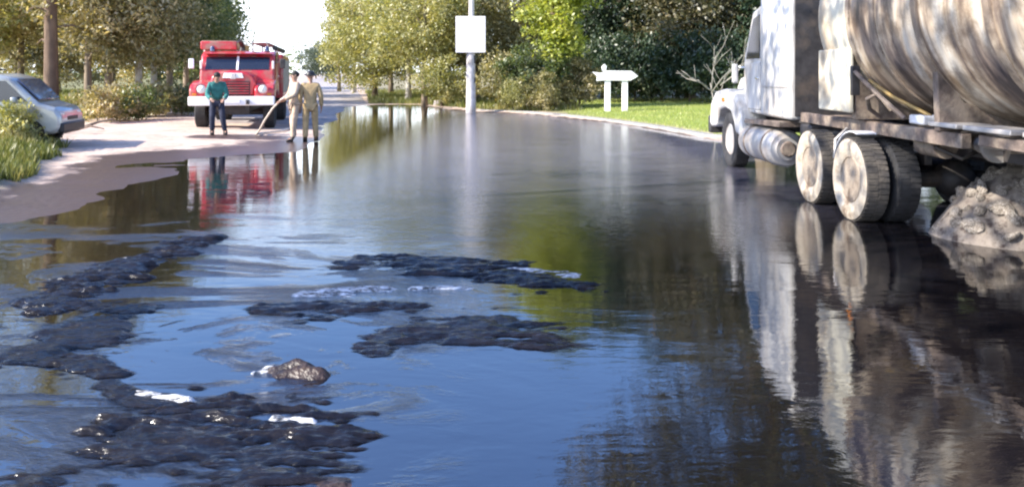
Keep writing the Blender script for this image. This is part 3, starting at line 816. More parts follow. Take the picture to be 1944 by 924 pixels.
def person(label, loc, rz, jacket, trousers, pose, hat, coat=False):
    o = thing('person', label, 'person', loc, rz)
    V = Vector
    J = {'pelvis': V((0, 0, .94)), 'waist': V((0, 0, 1.10)), 'chest': V((0, 0, 1.32)), 'neck': V((0, 0, 1.47)), 'jaw': V((0, .02, 1.555)), 'head': V((0, .01, 1.64)), 'crown': V((0, 0, 1.70)),
         'sh_l': V((-.18, 0, 1.40)), 'el_l': V((-.24, -.02, 1.12)), 'wr_l': V((-.25, .08, .88)), 'ha_l': V((-.25, .12, .80)),
         'sh_r': V((.18, 0, 1.40)), 'el_r': V((.24, -.02, 1.12)), 'wr_r': V((.25, .08, .88)), 'ha_r': V((.25, .12, .80)),
         'hip_l': V((-.10, 0, .88)), 'kn_l': V((-.11, .02, .49)), 'an_l': V((-.12, -.02, .09)), 'to_l': V((-.13, .14, .035)),
         'hip_r': V((.10, 0, .88)), 'kn_r': V((.11, .02, .49)), 'an_r': V((.12, -.02, .09)), 'to_r': V((.13, .14, .035))}
    for k, v in pose.items(): J[k] = V(v)
    rad = {'pelvis': (.12, .10), 'waist': (.125, .095), 'chest': (.14, .105), 'neck': .052, 'jaw': (.062, .07), 'head': (.078, .095), 'crown': (.055, .065),
           'sh_l': .058, 'sh_r': .058, 'el_l': .042, 'el_r': .042, 'wr_l': .028, 'wr_r': .028, 'ha_l': (.036, .022), 'ha_r': (.036, .022),
           'hip_l': .085, 'hip_r': .085, 'kn_l': .058, 'kn_r': .058, 'an_l': .04, 'an_r': .04, 'to_l': (.04, .03), 'to_r': (.04, .03)}
    E = [('pelvis', 'waist'), ('waist', 'chest'), ('chest', 'neck'), ('neck', 'jaw'), ('jaw', 'head'), ('head', 'crown')]
    for s in 'lr':
        E += [('chest', 'sh_' + s), ('sh_' + s, 'el_' + s), ('el_' + s, 'wr_' + s), ('wr_' + s, 'ha_' + s),
              ('pelvis', 'hip_' + s), ('hip_' + s, 'kn_' + s), ('kn_' + s, 'an_' + s), ('an_' + s, 'to_' + s)]
    body = {k: (tuple(J[k]), rad[k]) for k in J}
    EB = list(E)
    # fingers and thumb on each hand
    for s in 'lr':
        h = J['ha_' + s]; d = (h - J['wr_' + s]).normalized()
        side = d.cross(V((0, 0, 1)) if abs(d.z) < .9 else V((1, 0, 0))).normalized()
        nrm = d.cross(side)
        for k, ln in enumerate((.062, .075, .07, .055)):
            a = h + d * .03 + side * (.012 * (k - 1.5) * 1.6); b = a + d * ln * .6 + nrm * .008; c = a + d * ln + nrm * .03
            for nm, q, r in (('a', a, .009), ('b', b, .009), ('c', c, .007)): body['f%s%d%s' % (s, k, nm)] = (tuple(q), r)
            EB += [('ha_' + s, 'f%s%da' % (s, k)), ('f%s%da' % (s, k), 'f%s%db' % (s, k)), ('f%s%db' % (s, k), 'f%s%dc' % (s, k))]
        a = h - d * .02 + side * .04; b = a + d * .04 + side * .02
        body['t%sa' % s] = (tuple(a), .011); body['t%sb' % s] = (tuple(b), .009)
        EB += [('ha_' + s, 't%sa' % s), ('t%sa' % s, 't%sb' % s)]
    bo = skin_obj('body', body, EB, M['skin'], o, 'pelvis', 1)
    # clothes follow the same joints, a little fuller
    jr = {'pelvis': (.165, .145), 'waist': (.165, .14), 'chest': (.185, .145), 'neck': .07, 'sh': .085, 'el': .068, 'wr': .05, 'hip': .1, 'kn': .082, 'an': .07}
    g = lambda k: jr[k.split('_')[0]]
    jk = ['pelvis', 'waist', 'chest', 'neck', 'sh_l', 'el_l', 'wr_l', 'sh_r', 'el_r', 'wr_r']
    je = [e for e in E if e[0] in jk and e[1] in jk]
    jj = {k: (tuple(J[k]), g(k)) for k in jk}
    if coat:
        c = (J['hip_l'] + J['hip_r'] + J['kn_l'] + J['kn_r']) / 4
        jj['hem'] = (tuple(c + V((0, 0, .05))), (.20, .16)); je.append(('pelvis', 'hem'))
    skin_obj('jacket', jj, je, jacket, o, 'chest')
    tk = ['pelvis', 'hip_l', 'kn_l', 'an_l', 'hip_r', 'kn_r', 'an_r']
    tj = {k: (tuple(J[k]), g(k) if k != 'pelvis' else (.14, .12)) for k in tk}
    skin_obj('trousers', tj, [e for e in E if e[0] in tk and e[1] in tk], trousers, o, 'pelvis')
    for s in 'lr':
        a, t = J['an_' + s], J['to_' + s]
        f = (t - a); f.z = 0; f.normalize()
        b = {'a': (tuple(a + V((0, 0, .14))), .058), 'b': (tuple(a + V((0, 0, -.02))), .055), 'c': (tuple(a + f * .10 + V((0, 0, -.045))), (.052, .04)), 'd': (tuple(a + f * .19 + V((0, 0, -.055))), (.045, .032))}
        skin_obj('boot', b, [('a', 'b'), ('b', 'c'), ('c', 'd')], M['boot'], o, 'b')
    # head: face and headgear
    up = (J['crown'] - J['jaw']).normalized(); c = J['head']
    fw = V((0, 1, 0)) - up * up.y; fw.normalize(); sd_ = fw.cross(up)
    rot = Matrix((sd_, fw, up)).transposed()
    def put(mb, name, m, par=o):
        for v in mb.bm.verts: v.co = c + rot @ v.co
        return mb.build(name, m, par, smooth=True)
    put(MB().sphere((0, .098, -.02), .016, (1, 1.1, 1.6), 8), 'nose', M['skin'], bo)
    for s in (-1, 1):
        put(MB().sphere((s * .033, .088, .012), .011, (1.2, .6, .8), 8), 'eye', M['hair'], bo)
        put(MB().sphere((s * .082, 0, -.01), .026, (.4, .8, 1.25), 8), 'ear', M['skin'], bo)
    put(MB().box((0, .088, -.06), (.045, .012, .01)), 'mouth', M['pine_bark'], bo)
    mb = MB()
    if hat == 'helmet':
        mb.lathe([(.10 + .0, .001), (.095, .05), (.075, .085), (.04, .108), (.01, .116), (.0, .15), (-.008, .15), (.004, .112)], 'z', (0, -.005, .03), 20)
        put(mb, 'helmet', M['helmet'])
    elif hat == 'hair':
        mb.sphere((0, -.018, .035), .098, (.92, 1.05, .85), 14)
        put(mb, 'hair', M['hair'])
    return o
def gz(px, py):
    q = P(px, py); q.z = max(0.0, hgt(q.x, q.y)); return q
pw = dict(pelvis=(0, -.05, .91), waist=(0, -.01, 1.07), chest=(0, .07, 1.27), neck=(0, .12, 1.41), jaw=(0, .17, 1.485), head=(0, .19, 1.56), crown=(0, .195, 1.625),
          sh_l=(-.18, .08, 1.34), sh_r=(.18, .08, 1.34), el_l=(-.25, .10, 1.06), el_r=(.25, .14, 1.07), wr_l=(-.18, .33, .96), wr_r=(.15, .36, .97), ha_l=(-.15, .40, .93), ha_r=(.12, .43, .94),
          hip_l=(-.1, -.05, .85), hip_r=(.1, -.05, .85), kn_l=(-.14, .08, .47), kn_r=(.12, .03, .47), an_l=(-.2, .04, .09), to_l=(-.23, .20, .035))
q = gz(412, 257); q.y = 21.2; q.x = (412 - 972) / F * 21.2; q.z = hgt(q.x, q.y)
person('person in teal jacket and dark trousers leaning forward in front of the fire truck', q, R(200), M['teal'], M['denim'], pw, 'hair')
p2 = dict(el_l=(-.27, .10, 1.16), wr_l=(-.20, .32, 1.06), ha_l=(-.18, .40, 1.04), el_r=(.25, .06, 1.14), wr_r=(.12, .30, 1.0), ha_r=(.07, .37, .99), kn_l=(-.13, .08, .49), an_l=(-.15, .10, .09), to_l=(-.17, .26, .035))
q = gz(560, 270)
HQ = q.copy()
person('person in pale beige coat gripping a hose beside the fire truck wheel', q, R(125), M['pale_cloth'], M['pale_cloth'], p2, 'hair', True)
p3 = dict(el_r=(.26, -.06, 1.13), wr_r=(.27, .02, .88), ha_r=(.27, .05, .80), kn_r=(.12, .06, .49), an_r=(.14, .10, .09), to_r=(.15, .26, .035))
q = gz(589, 270)
person('person in tan firefighter suit and dark helmet standing nearest the open road', q, R(15), M['tan'], M['tan'], p3, 'helmet', True)
# hose from the hands of the second person down to the truck bumper and along the ground
hz = HQ
mb = MB()
def hp_(dx, dy, up):
    return Vector((hz.x + dx, hz.y + dy, max(0, hgt(hz.x + dx, hz.y + dy)) + up))
mb.tube([hp_(-.12, -.22, 1.16), hp_(-.30, -.18, 1.03), hp_(-.55, -.02, .80), hp_(-.85, .3, .48), hp_(-1.1, .7, .22), hp_(-1.35, 1.2, .06), hp_(-1.5, 2.0, .035), hp_(-1.2, 3.0, .035), hp_(-1.3, 4.2, .035)], .026, 8)
tag(mb.build('fire_hose', M['canvas_hose'], smooth=True), 'pale canvas hose running from the beige person to the fire truck', 'hose')

# ------------------------------------------------------------------ wheels
def wheel(name, r, w, parent, loc, tyre_m, rim_m, face=1, lug=True, hub=.42, tread_m=None):
    """axis along local x; face=+1: outer side at -x"""
    e = empty(name, loc); e.parent = parent
    rim_r = r * .56
    prof = [(-w * .36, rim_r), (-w * .48, r * .72), (-w * .50, r * .85), (-w * .42, r * .97), (-w * .3, r), (w * .3, r), (w * .42, r * .97), (w * .5, r * .85), (w * .48, r * .72), (w * .36, rim_r)]
    mb = MB().lathe(prof, 'x', n=40, closed=True)
    # tread grooves stand as raised lugs
    if lug:
        for k in range(46):
            t = 2 * math.pi * k / 46
            for s in (-1, 1):
                mb.box((s * w * .21, math.cos(t + s * .04) * r * 1.0, math.sin(t + s * .04) * r * 1.0), (w * .36, r * .085, r * .022), rot=(t + s * .04 - math.pi / 2, 0, 0), mi=1)
    for f in mb.bm.faces:
        if all((v.co.y ** 2 + v.co.z ** 2) ** .5 > r * .965 for v in f.verts): f.material_index = 1
    mb.build('tyre', [tyre_m, tread_m or M['rubber']], e, smooth=True)
    mb = MB().lathe([(-w * .36, rim_r + .004), (-w * .40, rim_r - .012), (-w * .30, rim_r - .03), (-w * .12, rim_r * .72), (-w * .16, rim_r * .45), (-w * .34, hub * rim_r), (-w * .36, .001)], 'x', n=32)
    for k in range(8):
        t = 2 * math.pi * k / 8
        mb.tube([(-w * .14, math.cos(t) * rim_r * .6, math.sin(t) * rim_r * .6), (-w * .24, math.cos(t) * rim_r * .6, math.sin(t) * rim_r * .6)], .014 * r / .5, 6)
    rim = mb.build('rim', rim_m, e, smooth=True)
    if face < 0: e.rotation_euler = (0, 0, math.pi)
    return e

# ------------------------------------------------------------------ fire truck (local: front at -y, z up)
q = Vector(((441 - 972) / F * 23.3, 23.3, 0)); q.z = hgt(q.x, q.y)
ft = thing('fire_truck', 'red fire engine with white bumper facing the camera on the dirt shoulder', 'fire truck', q, R(12))
for x in (-.98, .98):
    wheel('wheel', .47, .34, ft, (x, .95, .45), M['rubber'], M['dark'], 1 if x < 0 else -1)
    wheel('wheel', .47, .50, ft, (x * .94, 4.9, .45), M['rubber'], M['dark'], 1 if x < 0 else -1)
mb = MB(); mb.box((-.42, 3.0, .62), (.12, 5.9, .22)); mb.box((.42, 3.0, .62), (.12, 5.9, .22)); mb.tube([(-.9, .95, .45), (.9, .95, .45)], .08); mb.tube([(-.9, 4.9, .45), (.9, 4.9, .45)], .12)
mb.box((0, .5, .55), (.9, .5, .25))
mb.build('chassis', M['dark'], ft, bevel=.01)
# white bumper with cheeks
MB().box((0, -.06, .83), (2.42, .16, .27)).build('bumper', M['white_paint'], ft, bevel=.03)
mb = MB()
for x in (-.45, .45): mb.box((x, -.17, .80), (.09, .10, .13))
mb.build('tow_hook', M['dark'], ft, bevel=.015)
MB().box((0, -.155, .83), (.46, .02, .115)).build('number_plate', M['sign_white'], ft, bevel=.004)
# bonnet with rounded top
prof = [(-.60, .98), (.60, .98), (.66, 1.30), (.60, 1.56), (.40, 1.68), (0, 1.72), (-.40, 1.68), (-.60, 1.56), (-.66, 1.30)]
MB().prism(prof, .08, 1.30, 'y').build('bonnet', M['red'], ft, bevel=.06)
# grille: frame and horizontal bars
gr = MB().box((0, .065, 1.20), (.98, .03, .40)).build('grille', M['black_plastic'], ft, bevel=.01)
for k in range(5):
    MB().box((0, .045, 1.05 + k * .075), (.94, .03, .026)).build('grille_bar', M['red'], gr, bevel=.006)
# emblem plate above the grille: two pale wings and a green-grey centre
em = MB().box((.015, .06, 1.575), (.60, .04, .15), taper=.85).build('emblem_plate', M['post_white'], ft, bevel=.012)
MB().box((.02, .045, 1.56), (.15, .045, .17)).build('emblem_shield', M['concrete'], em, bevel=.012)
# front wings arch over the wheels
for s in (-1, 1):
    arch = [(-.02, .90), (-.02, 1.16), (.14, 1.32), (.55, 1.42), (1.30, 1.44), (1.62, 1.30), (1.72, .98), (1.58, .92), (1.46, 1.02), (1.22, 1.10), (.80, 1.11), (.52, 1.02), (.40, .90)]
    MB().prism(arch, s * .62, s * 1.20, 'x').build('front_wing', M['red'], ft, bevel=.05)
    hl = MB().lathe([(-.06, .001), (-.05, .10), (-.02, .135), (.05, .14), (.10, .10)], 'y', (s * .86, -.03, 1.18), 20).build('headlight', M['lamp'], ft, smooth=True)
    MB().lathe([(-.03, .136), (-.05, .155), (0.03, .158), (.05, .14)], 'y', (s * .86, -.03, 1.18), 20, closed=True).build('headlight_ring', M['red'], hl, smooth=True)
    MB().box((s * 1.05, -.02, 1.02), (.12, .05, .08)).build('indicator', M['amber'], ft, bevel=.01)
# cab
cab = MB().prism([(1.10, .95), (3.05, .95), (3.05, 2.30), (2.9, 2.36), (1.75, 2.34), (1.42, 2.22), (1.12, 1.68)], -1.10, 1.10, 'x').build('cab', M['red'], ft, bevel=.06)
# windscreen panes tilted with the cab front
sl = math.atan2(.30, .54)
for s in (-1, 1):
    MB().box((s * .49, 1.262, 1.955), (.90, .02, .46), rot=(-sl, 0, 0)).build('windscreen_pane', M['glass'], ft, bevel=.015)
MB().box((0, 1.25, 1.955), (.065, .035, .50), rot=(-sl, 0, 0)).build('windscreen_pillar', M['white_paint'], ft, bevel=.008)
MB().box((0, 1.36, 2.27), (2.02, .30, .035), rot=(R(8), 0, 0)).build('sun_visor', M['red'], ft, bevel=.01)
for s in (-1, 1):
    dr = MB().box((s * 1.108, 2.0, 1.50), (.025, 1.15, 1.0)).build('cab_door', M['red'], ft, bevel=.02)
    MB().box((s * 1.113, 2.05, 2.05), (.012, .92, .42)).build('door_window', M['glass'], ft, bevel=.01)
    MB().box((s * 1.135, 2.45, 1.55), (.03, .14, .035)).build('handle', M['chrome'], dr, bevel=.008)
    mr = MB().tube([(s * 1.08, 1.35, 1.95), (s * 1.32, 1.15, 2.02)], .014, 6).build('mirror_arm', M['dark'], ft)
    MB().box((s * 1.34, 1.14, 1.94), (.16, .04, .30)).build('mirror', M['white_paint' if s < 0 else 'dark'], ft, bevel=.02)
    MB().box((s * 1.06, 1.14, 1.90), (.07, .05, .26)).build('spotlight', M['lamp'], ft, bevel=.02)
# body behind the cab: tank and lockers, wider than the cab
bd = MB().box((0, 4.55, 1.55), (2.44, 2.9, 1.45)).build('equipment_body', M['red'], ft, bevel=.06)
for s in (-1, 1):
    for k in range(3):
        MB().box((s * 1.225, 3.6 + k * .95, 1.55), (.02, .86, 1.1)).build('locker_shutter', M['alu'], bd, bevel=.01)
# roof gear: suction hose boxes, ladder, monitor
bx = MB().box((-.66, 3.6, 2.52), (1.10, 3.4, .26)).build('hose_box', M['red'], ft, bevel=.03)
MB().box((-.66, 3.6, 2.665), (1.04, 3.3, .02)).build('box_lid', M['pale_cloth'], bx, bevel=.006)
mb = MB()
for x in (.35, .80): mb.tube([(x, 1.9, 2.62), (x, 5.9, 2.62)], .035, 8)
for k in range(11): mb.tube([(.35, 2.0 + k * .38, 2.62), (.80, 2.0 + k * .38, 2.62)], .02, 6)
for y in (2.2, 5.2):
    mb.box((.35, y, 2.48), (.05, .05, .28)); mb.box((.80, y, 2.48), (.05, .05, .28))
mb.build('roof_ladder', M['alu'], ft)
MB().tube([(1.02, 2.2, 2.46), (1.02, 5.9, 2.46)], .085, 12).build('suction_hose', M['black_plastic'], ft, smooth=True)
MB().tube([(.05, 1.95, 2.36), (.05, 1.95, 2.52), (.05, 1.7, 2.60), (.05, 1.2, 2.66)], [.10, .08, .07, .05], 10).build('water_monitor', M['dark'], ft, smooth=True)
bcn = MB().lathe([(0, .08), (.10, .075), (.15, .05), (.17, .001)], 'z', (.82, 1.75, 2.34), 16).build('beacon', M['lens_sky_glass'], ft, smooth=True)
MB().lathe([(0, .08), (.10, .075), (.15, .05), (.17, .001)], 'z', (-.82, 1.75, 2.34), 16).build('beacon', M['lens_sky_glass'], ft, smooth=True)
# open side arm and rail at the truck's right-hand side
mb = MB()
for z in (1.2, 1.9): mb.box((-1.30, 3.3, z), (.05, .05, .05))
mb.tube([(-1.28, 3.15, .9), (-1.28, 3.15, 2.5)], .03, 8)
mb.tube([(-1.28, 3.15, 2.5), (-1.0, 3.3, 2.6)], .03, 8)
mb.build('grab_rail', M['alu'], ft)

# ------------------------------------------------------------------ silver van (local: nose at +x, side facing -y)
q = Vector((-11.35, 17.3, 0)); q.z = hgt(q.x, q.y)
van = thing('parked_van', 'silver van with roof rack and sloping windscreen parked behind grass', 'van', q, R(13))
van.scale = (.92, .92, .87)
prof = [(-2.9, .38), (1.55, .30), (1.72, .45), (1.71, .74), (1.62, .94), (1.22, 1.08), (.66, 1.70), (.30, 1.80), (-2.7, 1.82), (-2.92, 1.55)]
MB().prism(prof, -.86, .86, 'y').build('body', M['silver'], van, bevel=.09)
# windscreen follows the slope
sl = math.atan2(.62, .56)
ws = MB().box((.985, 0, 1.41), (.70, 1.46, .03), rot=(0, sl, 0)).build('windscreen', M['lens_sky_glass'], van, bevel=.02)  # sky reflection put into the glass as a blue base colour
for s in (-1, 1):
    for (p, nm) in (([(-1.02, 1.12), (-.22, 1.12), (-.22, 1.64), (-1.02, 1.66)], 'side_window'), ([(-2.6, 1.14), (-1.22, 1.12), (-1.22, 1.66), (-2.6, 1.68)], 'side_window'), ([(-.10, 1.12), (1.0, 1.12), (.56, 1.62), (-.10, 1.65)], 'side_window')):
        MB().prism(p, s * .868, s * .845, 'y').build(nm, M['glass'], van)
    dr = MB().prism([(-1.12, .45), (-.16, .45), (-.16, 1.08), (-1.12, 1.08)], s * .878, s * .85, 'y').build('door', M['silver'], van, bevel=.012)
    MB().box((-.98, s * .885, .98), (.16, .03, .035)).build('handle', M['black_plastic'], dr, bevel=.008)
    w = wheel('wheel', .31, .20, van, (.98, s * .78, .31), M['rubber'], M['alu'], 1, lug=False); w.rotation_euler = (0, 0, R(90) if s < 0 else R(-90))
    w = wheel('wheel', .31, .20, van, (-2.1, s * .78, .31), M['rubber'], M['alu'], 1, lug=False); w.rotation_euler = (0, 0, R(90) if s < 0 else R(-90))
    MB().prism([(math.cos(t) * .40 + .98, math.sin(t) * .40 + .31) for t in np.linspace(0, math.pi, 13)], s * .872, s * .84, 'y').build('wheel_arch', M['black_plastic'], van)
    MB().box((1.58, s * .62, .80), (.20, .30, .16), rot=(0, R(35), 0)).build('headlight', M['lamp'], van, bevel=.03)
    MB().box((.78, s * 1.0, 1.16), (.10, .20, .14)).build('mirror', M['silver'], van, bevel=.03)
MB().box((1.70, 0, .46), (.12, 1.66, .24)).build('bumper', M['black_plastic'], van, bevel=.04)
MB().box((1.69, 0, .68), (.06, .8, .10)).build('grille', M['black_plastic'], van, bevel=.015)
mb = MB()
for s in (-1, 1): mb.tube([(-2.5, s * .72, 1.90), (.0, s * .72, 1.90)], .022, 6)
for x in (-2.2, -1.2, -.2): mb.tube([(x, -.74, 1.90), (x, .74, 1.90)], .022, 6); mb.box((x, -.72, 1.85), (.05, .05, .09)); mb.box((x, .72, 1.85), (.05, .05, .09))
mb.box((-.75, 0, 1.925), (1.0, 1.2, .03))
mb.build('roof_rack', M['black_plastic'], van)
# fallen branch on the dirt in front of the van
q = P(150, 262); q.z = hgt(q.x, q.y)
mb = MB(); mb.tube([(-.35, -.35, .03), (0, 0, .12), (.35, .3, .28), (.6, .6, .34)], [.05, .045, .035, .02], 7); mb.tube([(0, 0, .12), (.35, -.1, .2), (.7, -.05, .12)], [.035, .03, .012], 6)
tag(mb.build('fallen_branch', M['log'], loc=q, smooth=True), 'dead forked branch lying on the dirt in front of the van', 'branch')
q = G(18, 17.6)
tree('shrub', G(10, 18.2), 'green', 'bark', 'dark green bush hiding the lower side of the silver van', None, .5, name='shrub', cat='bush')
tree('weed', G(46, 18.0), 'green', 'bark', 'low dark weed clump below the van wheel', None, .9, name='weed_bush', cat='bush')
tree('weed', G(20, 16.4), 'yell', 'bark', 'yellowish weed clump on the grass bank at the left edge', None, .8, name='weed_bush', cat='bush')

# ------------------------------------------------------------------ tanker truck (world-aligned: heading +y)
TX = 5.15
tk = thing('tanker_truck', 'white-cabbed tanker with dirty cream tank standing in the black spill', 'tanker truck', (TX, 9.2, 0))
L = lambda X, Y, z: (X - TX, Y - 9.2, z)
# wheels: two driven axles with twin tyres, steering axle, one rear axle out of view
for (Y, mud) in ((9.2, True), (10.45, True)):
    for s in (-1, 1):
        wheel('wheel', .48, .30, tk, L(TX + s * 1.10, Y, .475), M['mud_rubber'] if s < 0 else M['rubber'], M['mud_rim'] if mud else M['dark'], -s if s > 0 else 1, tread_m=M['dusty_tread'])
        wheel('wheel', .48, .30, tk, L(TX + s * .75, Y, .475), M['rubber'], M['dark'], 1)
for s in (-1, 1):
    wheel('wheel', .50, .30, tk, L(TX + s * 1.02, 14.55, .495), M['rubber'], M['alu'], 1 if s < 0 else -1)
    wheel('wheel', .48, .30, tk, L(TX + s * 1.10, 3.4, .475), M['rubber'], M['grime'], 1 if s < 0 else -1)
# chassis
mb = MB()
for s in (-1, 1): mb.box(L(TX + s * .43, 9.9, .98), (.11, 10.6, .24))
for Y in (5.2, 6.4, 8.2, 9.8, 11.2, 12.6, 14.6): mb.box(L(TX, Y, .96), (.75, .12, .16))
for Y in (9.2, 10.45, 3.4): mb.tube([L(TX - .95, Y, .475), L(TX + .95, Y, .475)], .10, 10)
for Y in (9.2, 10.45, 3.4): mb.sphere(L(TX, Y, .475), .24, (1, 1, .9))
for s in (-1, 1): mb.box(L(TX + s * .43, 9.8, .72), (.09, 1.7, .12)); mb.box(L(TX + s * .43, 9.8, .82), (.16, .3, .2))
mb.tube([L(TX - .95, 14.55, .495), L(TX + .95, 14.55, .495)], .07, 8)
mb.build('chassis', M['dark'], tk, bevel=.012)
# deck edge and side rail under the tank (dark band)
mb = MB()
for s in (-1, 1):
    mb.box(L(TX + s * .92, 9.4, 1.07), (.10, 4.1, .14)); mb.box(L(TX + s * .92, 5.0, 1.10), (.08, 4.2, .10))
for Y in (4.4, 5.6, 6.8, 7.9, 9.0, 10.1, 11.2): mb.box(L(TX, Y, 1.06), (1.76, .09, .10))
mb.build('subframe', M['grime'], tk, bevel=.01)
# tank barrel with domed heads
Rt, zc = 1.22, 2.42
def tank_mat():
    m = bpy.data.materials.new('dripped_dappled_tank_metal'); m.use_nodes = True
    n = m.node_tree.nodes; l = m.node_tree.links; b = n['Principled BSDF']
    tc = n.new('ShaderNodeTexCoord')
    mp = n.new('ShaderNodeMapping'); mp.inputs['Scale'].default_value = (.45, 2.3, .45); l.new(tc.outputs['Object'], mp.inputs[0])
    def noise(s, d, r, dist=0):
        x = n.new('ShaderNodeTexNoise'); x.inputs['Scale'].default_value = s; x.inputs['Detail'].default_value = d; x.inputs['Roughness'].default_value = r; x.inputs['Distortion'].default_value = dist
        l.new(mp.outputs[0], x.inputs[0]); return x
    a = noise(1.0, 6, .6, .4)
    cr = n.new('ShaderNodeValToRGB'); e = cr.color_ramp.elements
    e[0].position = .36; e[0].color = (.07, .052, .046, 1); e[1].position = .58; e[1].color = (.76, .70, .60, 1)
    k = e.new(.43); k.color = (.28, .215, .17, 1); k = e.new(.50); k.color = (.58, .47, .35, 1)
    l.new(a.outputs[0], cr.inputs[0]); l.new(cr.outputs[0], b.inputs['Base Color'])
    b.inputs['Roughness'].default_value = .38; b.inputs['Metallic'].default_value = .25
    # dappled light painted in as uneven dark patches, apart from the drips
    n2 = n.new('ShaderNodeTexNoise'); n2.inputs['Scale'].default_value = 2.6; n2.inputs['Detail'].default_value = 8; n2.inputs['Roughness'].default_value = .7
    l.new(tc.outputs['Object'], n2.inputs[0])
    r2 = n.new('ShaderNodeValToRGB'); r2.color_ramp.elements[0].position = .46; r2.color_ramp.elements[0].color = (1, 1, 1, 1); r2.color_ramp.elements[1].position = .62; r2.color_ramp.elements[1].color = (.42, .36, .31, 1)
    l.new(n2.outputs[0], r2.inputs[0])
    mm = n.new('ShaderNodeMixRGB'); mm.blend_type = 'MULTIPLY'; mm.inputs[0].default_value = .85
    l.new(cr.outputs[0], mm.inputs[1]); l.new(r2.outputs[0], mm.inputs[2]); l.new(mm.outputs[0], b.inputs['Base Color'])
    c = noise(5, 4, .6); bp = n.new('ShaderNodeBump'); bp.inputs['Strength'].default_value = .25; bp.inputs['Distance'].default_value = .02
    l.new(c.outputs[0], bp.inputs['Height']); l.new(bp.outputs[0], b.inputs['Normal'])
    return m
TM = tank_mat()
y0, y1 = 2.6 - 9.2, 9.25 - 9.2
tank = MB().lathe([(y0 - .34, .02), (y0 - .30, .5), (y0 - .18, .95), (y0, Rt)] + [(y, Rt) for y in np.linspace(y0 + .3, y1, 14)], 'y', (0, 0, zc), 64).build('tank_barrel', TM, tk, smooth=True)
MB().lathe([(y1 + .002, Rt - .004)] + [(y, Rt - .004) for y in (y1 + .3, y1 + .6, 10.15 - 9.2)] + [(10.28 - 9.2, 1.02), (10.38 - 9.2, .6), (10.42 - 9.2, .02)], 'y', (0, 0, zc), 64).build('tank_front', M['cream'], tk, smooth=True)
for Y in (9.25, 8.62, 7.72, 6.55, 5.4, 4.2, 3.0):
    MB().lathe([(-.05, Rt - .01), (-.045, Rt + .02), (.045, Rt + .02), (.05, Rt - .01)], 'y', L(TX, Y, zc), 64).build('hoop_band', M['hoop'], tank, smooth=True)
# walkway and manhole covers on top
MB().box(L(TX, 6.4, zc + Rt + .05), (.7, 6.6, .04)).build('walkway', M['dark'], tk, bevel=.008)
for Y in (4.6, 6.4, 8.2): MB().lathe([(0, .28), (.16, .28), (.18, .24), (.22, .001)], 'z', L(TX, Y, zc + Rt + .06), 20).build('manhole', M['alu'], tk, smooth=True)
# cream skirt panel beneath the tank front
for s in (-1, 1):
    MB().prism([(9.28 - 9.2, 1.24), (10.22 - 9.2, 1.24), (10.22 - 9.2, 2.0), (9.28 - 9.2, 2.0)], s * 1.13, s * 1.19, 'x').build('front_skirt', M['cream'], tk, bevel=.02)
MB().prism([(-1.1, 1.16), (1.1, 1.16), (1.12, 1.7), (.8, 1.35), (0, 1.22), (-.8, 1.35), (-1.12, 1.7)], 9.30 - 9.2, 9.42 - 9.2, 'y').build('saddle', M['grime'], tk, bevel=.01)
for Y in (7.72, 6.0, 4.4): MB().prism([(-1.0, 1.14), (1.0, 1.14), (1.02, 1.72), (.75, 1.42), (0, 1.22), (-.75, 1.42), (-1.02, 1.72)], Y - 9.25, Y - 9.15, 'y').build('saddle', M['grime'], tk, bevel=.01)
# bracket, diagonal straps, pipework on the tank flank
MB().tube([L(4.05, 8.95, 1.62), L(4.12, 8.55, 1.45), L(4.35, 8.2, 1.26)], .02, 8).build('yellow_strap', M['yellow_hose'], tk, smooth=True)
MB().tube([L(3.95, 9.1, 1.72), L(4.05, 8.7, 1.45), L(4.2, 8.45, 1.22)], .026, 8).build('brace', M['grime'], tk, smooth=True)
MB().box(L(3.96, 9.12, 1.62), (.10, .05, .34)).build('bracket', M['dark'], tk, bevel=.01)
MB().tube([L(4.2, 9.0, 1.2), L(4.05, 8.95, 1.3), L(3.98, 8.85, 1.42), L(4.05, 8.75, 1.48), L(4.18, 8.7, 1.3)], .025, 8).build('air_line', M['grime'], tk, smooth=True)
mb = MB(); mb.box(L(4.42, 8.32, 1.215), (.34, .30, .10)); mb.build('valve_box', M['white_paint'], tk, bevel=.02)
# side rail with pale reflective plates, outlet valve with round flange
mb = MB()
for (Y, ln) in ((7.6, .5), (6.9, .7), (6.0, .8)): mb.box(L(4.30, Y, 1.205), (.34, ln, .045))
mb.build('side_plates', M['alu'], tk, bevel=.01)
MB().tube([L(4.35, 7.3, 1.06), L(4.35, 5.2, 1.08)], .045, 10).build('side_pipe', M['alu'], tk, smooth=True)
v = MB().lathe([(-.05, .06), (-.05, .15), (0.0, .15), (.0, .085), (.22, .08)], 'y', L(4.62, 7.55, 1.0), 24).build('outlet_flange', M['alu'], tk, smooth=True)
MB().lathe([(-.02, .001), (-.02, .06)], 'y', L(4.62, 7.55, 1.0), 20).build('outlet_bore', M['black_plastic'], v)
MB().tube([L(4.62, 7.75, 1.0), L(4.7, 8.0, 1.0), L(4.9, 8.1, 1.1), L(5.1, 8.1, 1.25)], .08, 10).build('outlet_pipe', M['grime'], tk, smooth=True)
MB().tube([L(4.42, 8.45, .96), L(4.42, 8.05, .96)], .13, 14).build('air_reservoir', M['grime'], tk, smooth=True)
MB().tube([L(4.45, 8.1, 1.15), L(4.3, 8.0, .95), L(4.5, 7.9, .85), L(4.75, 7.95, .95)], .022, 6).build('air_line', M['dark'], tk, smooth=True)
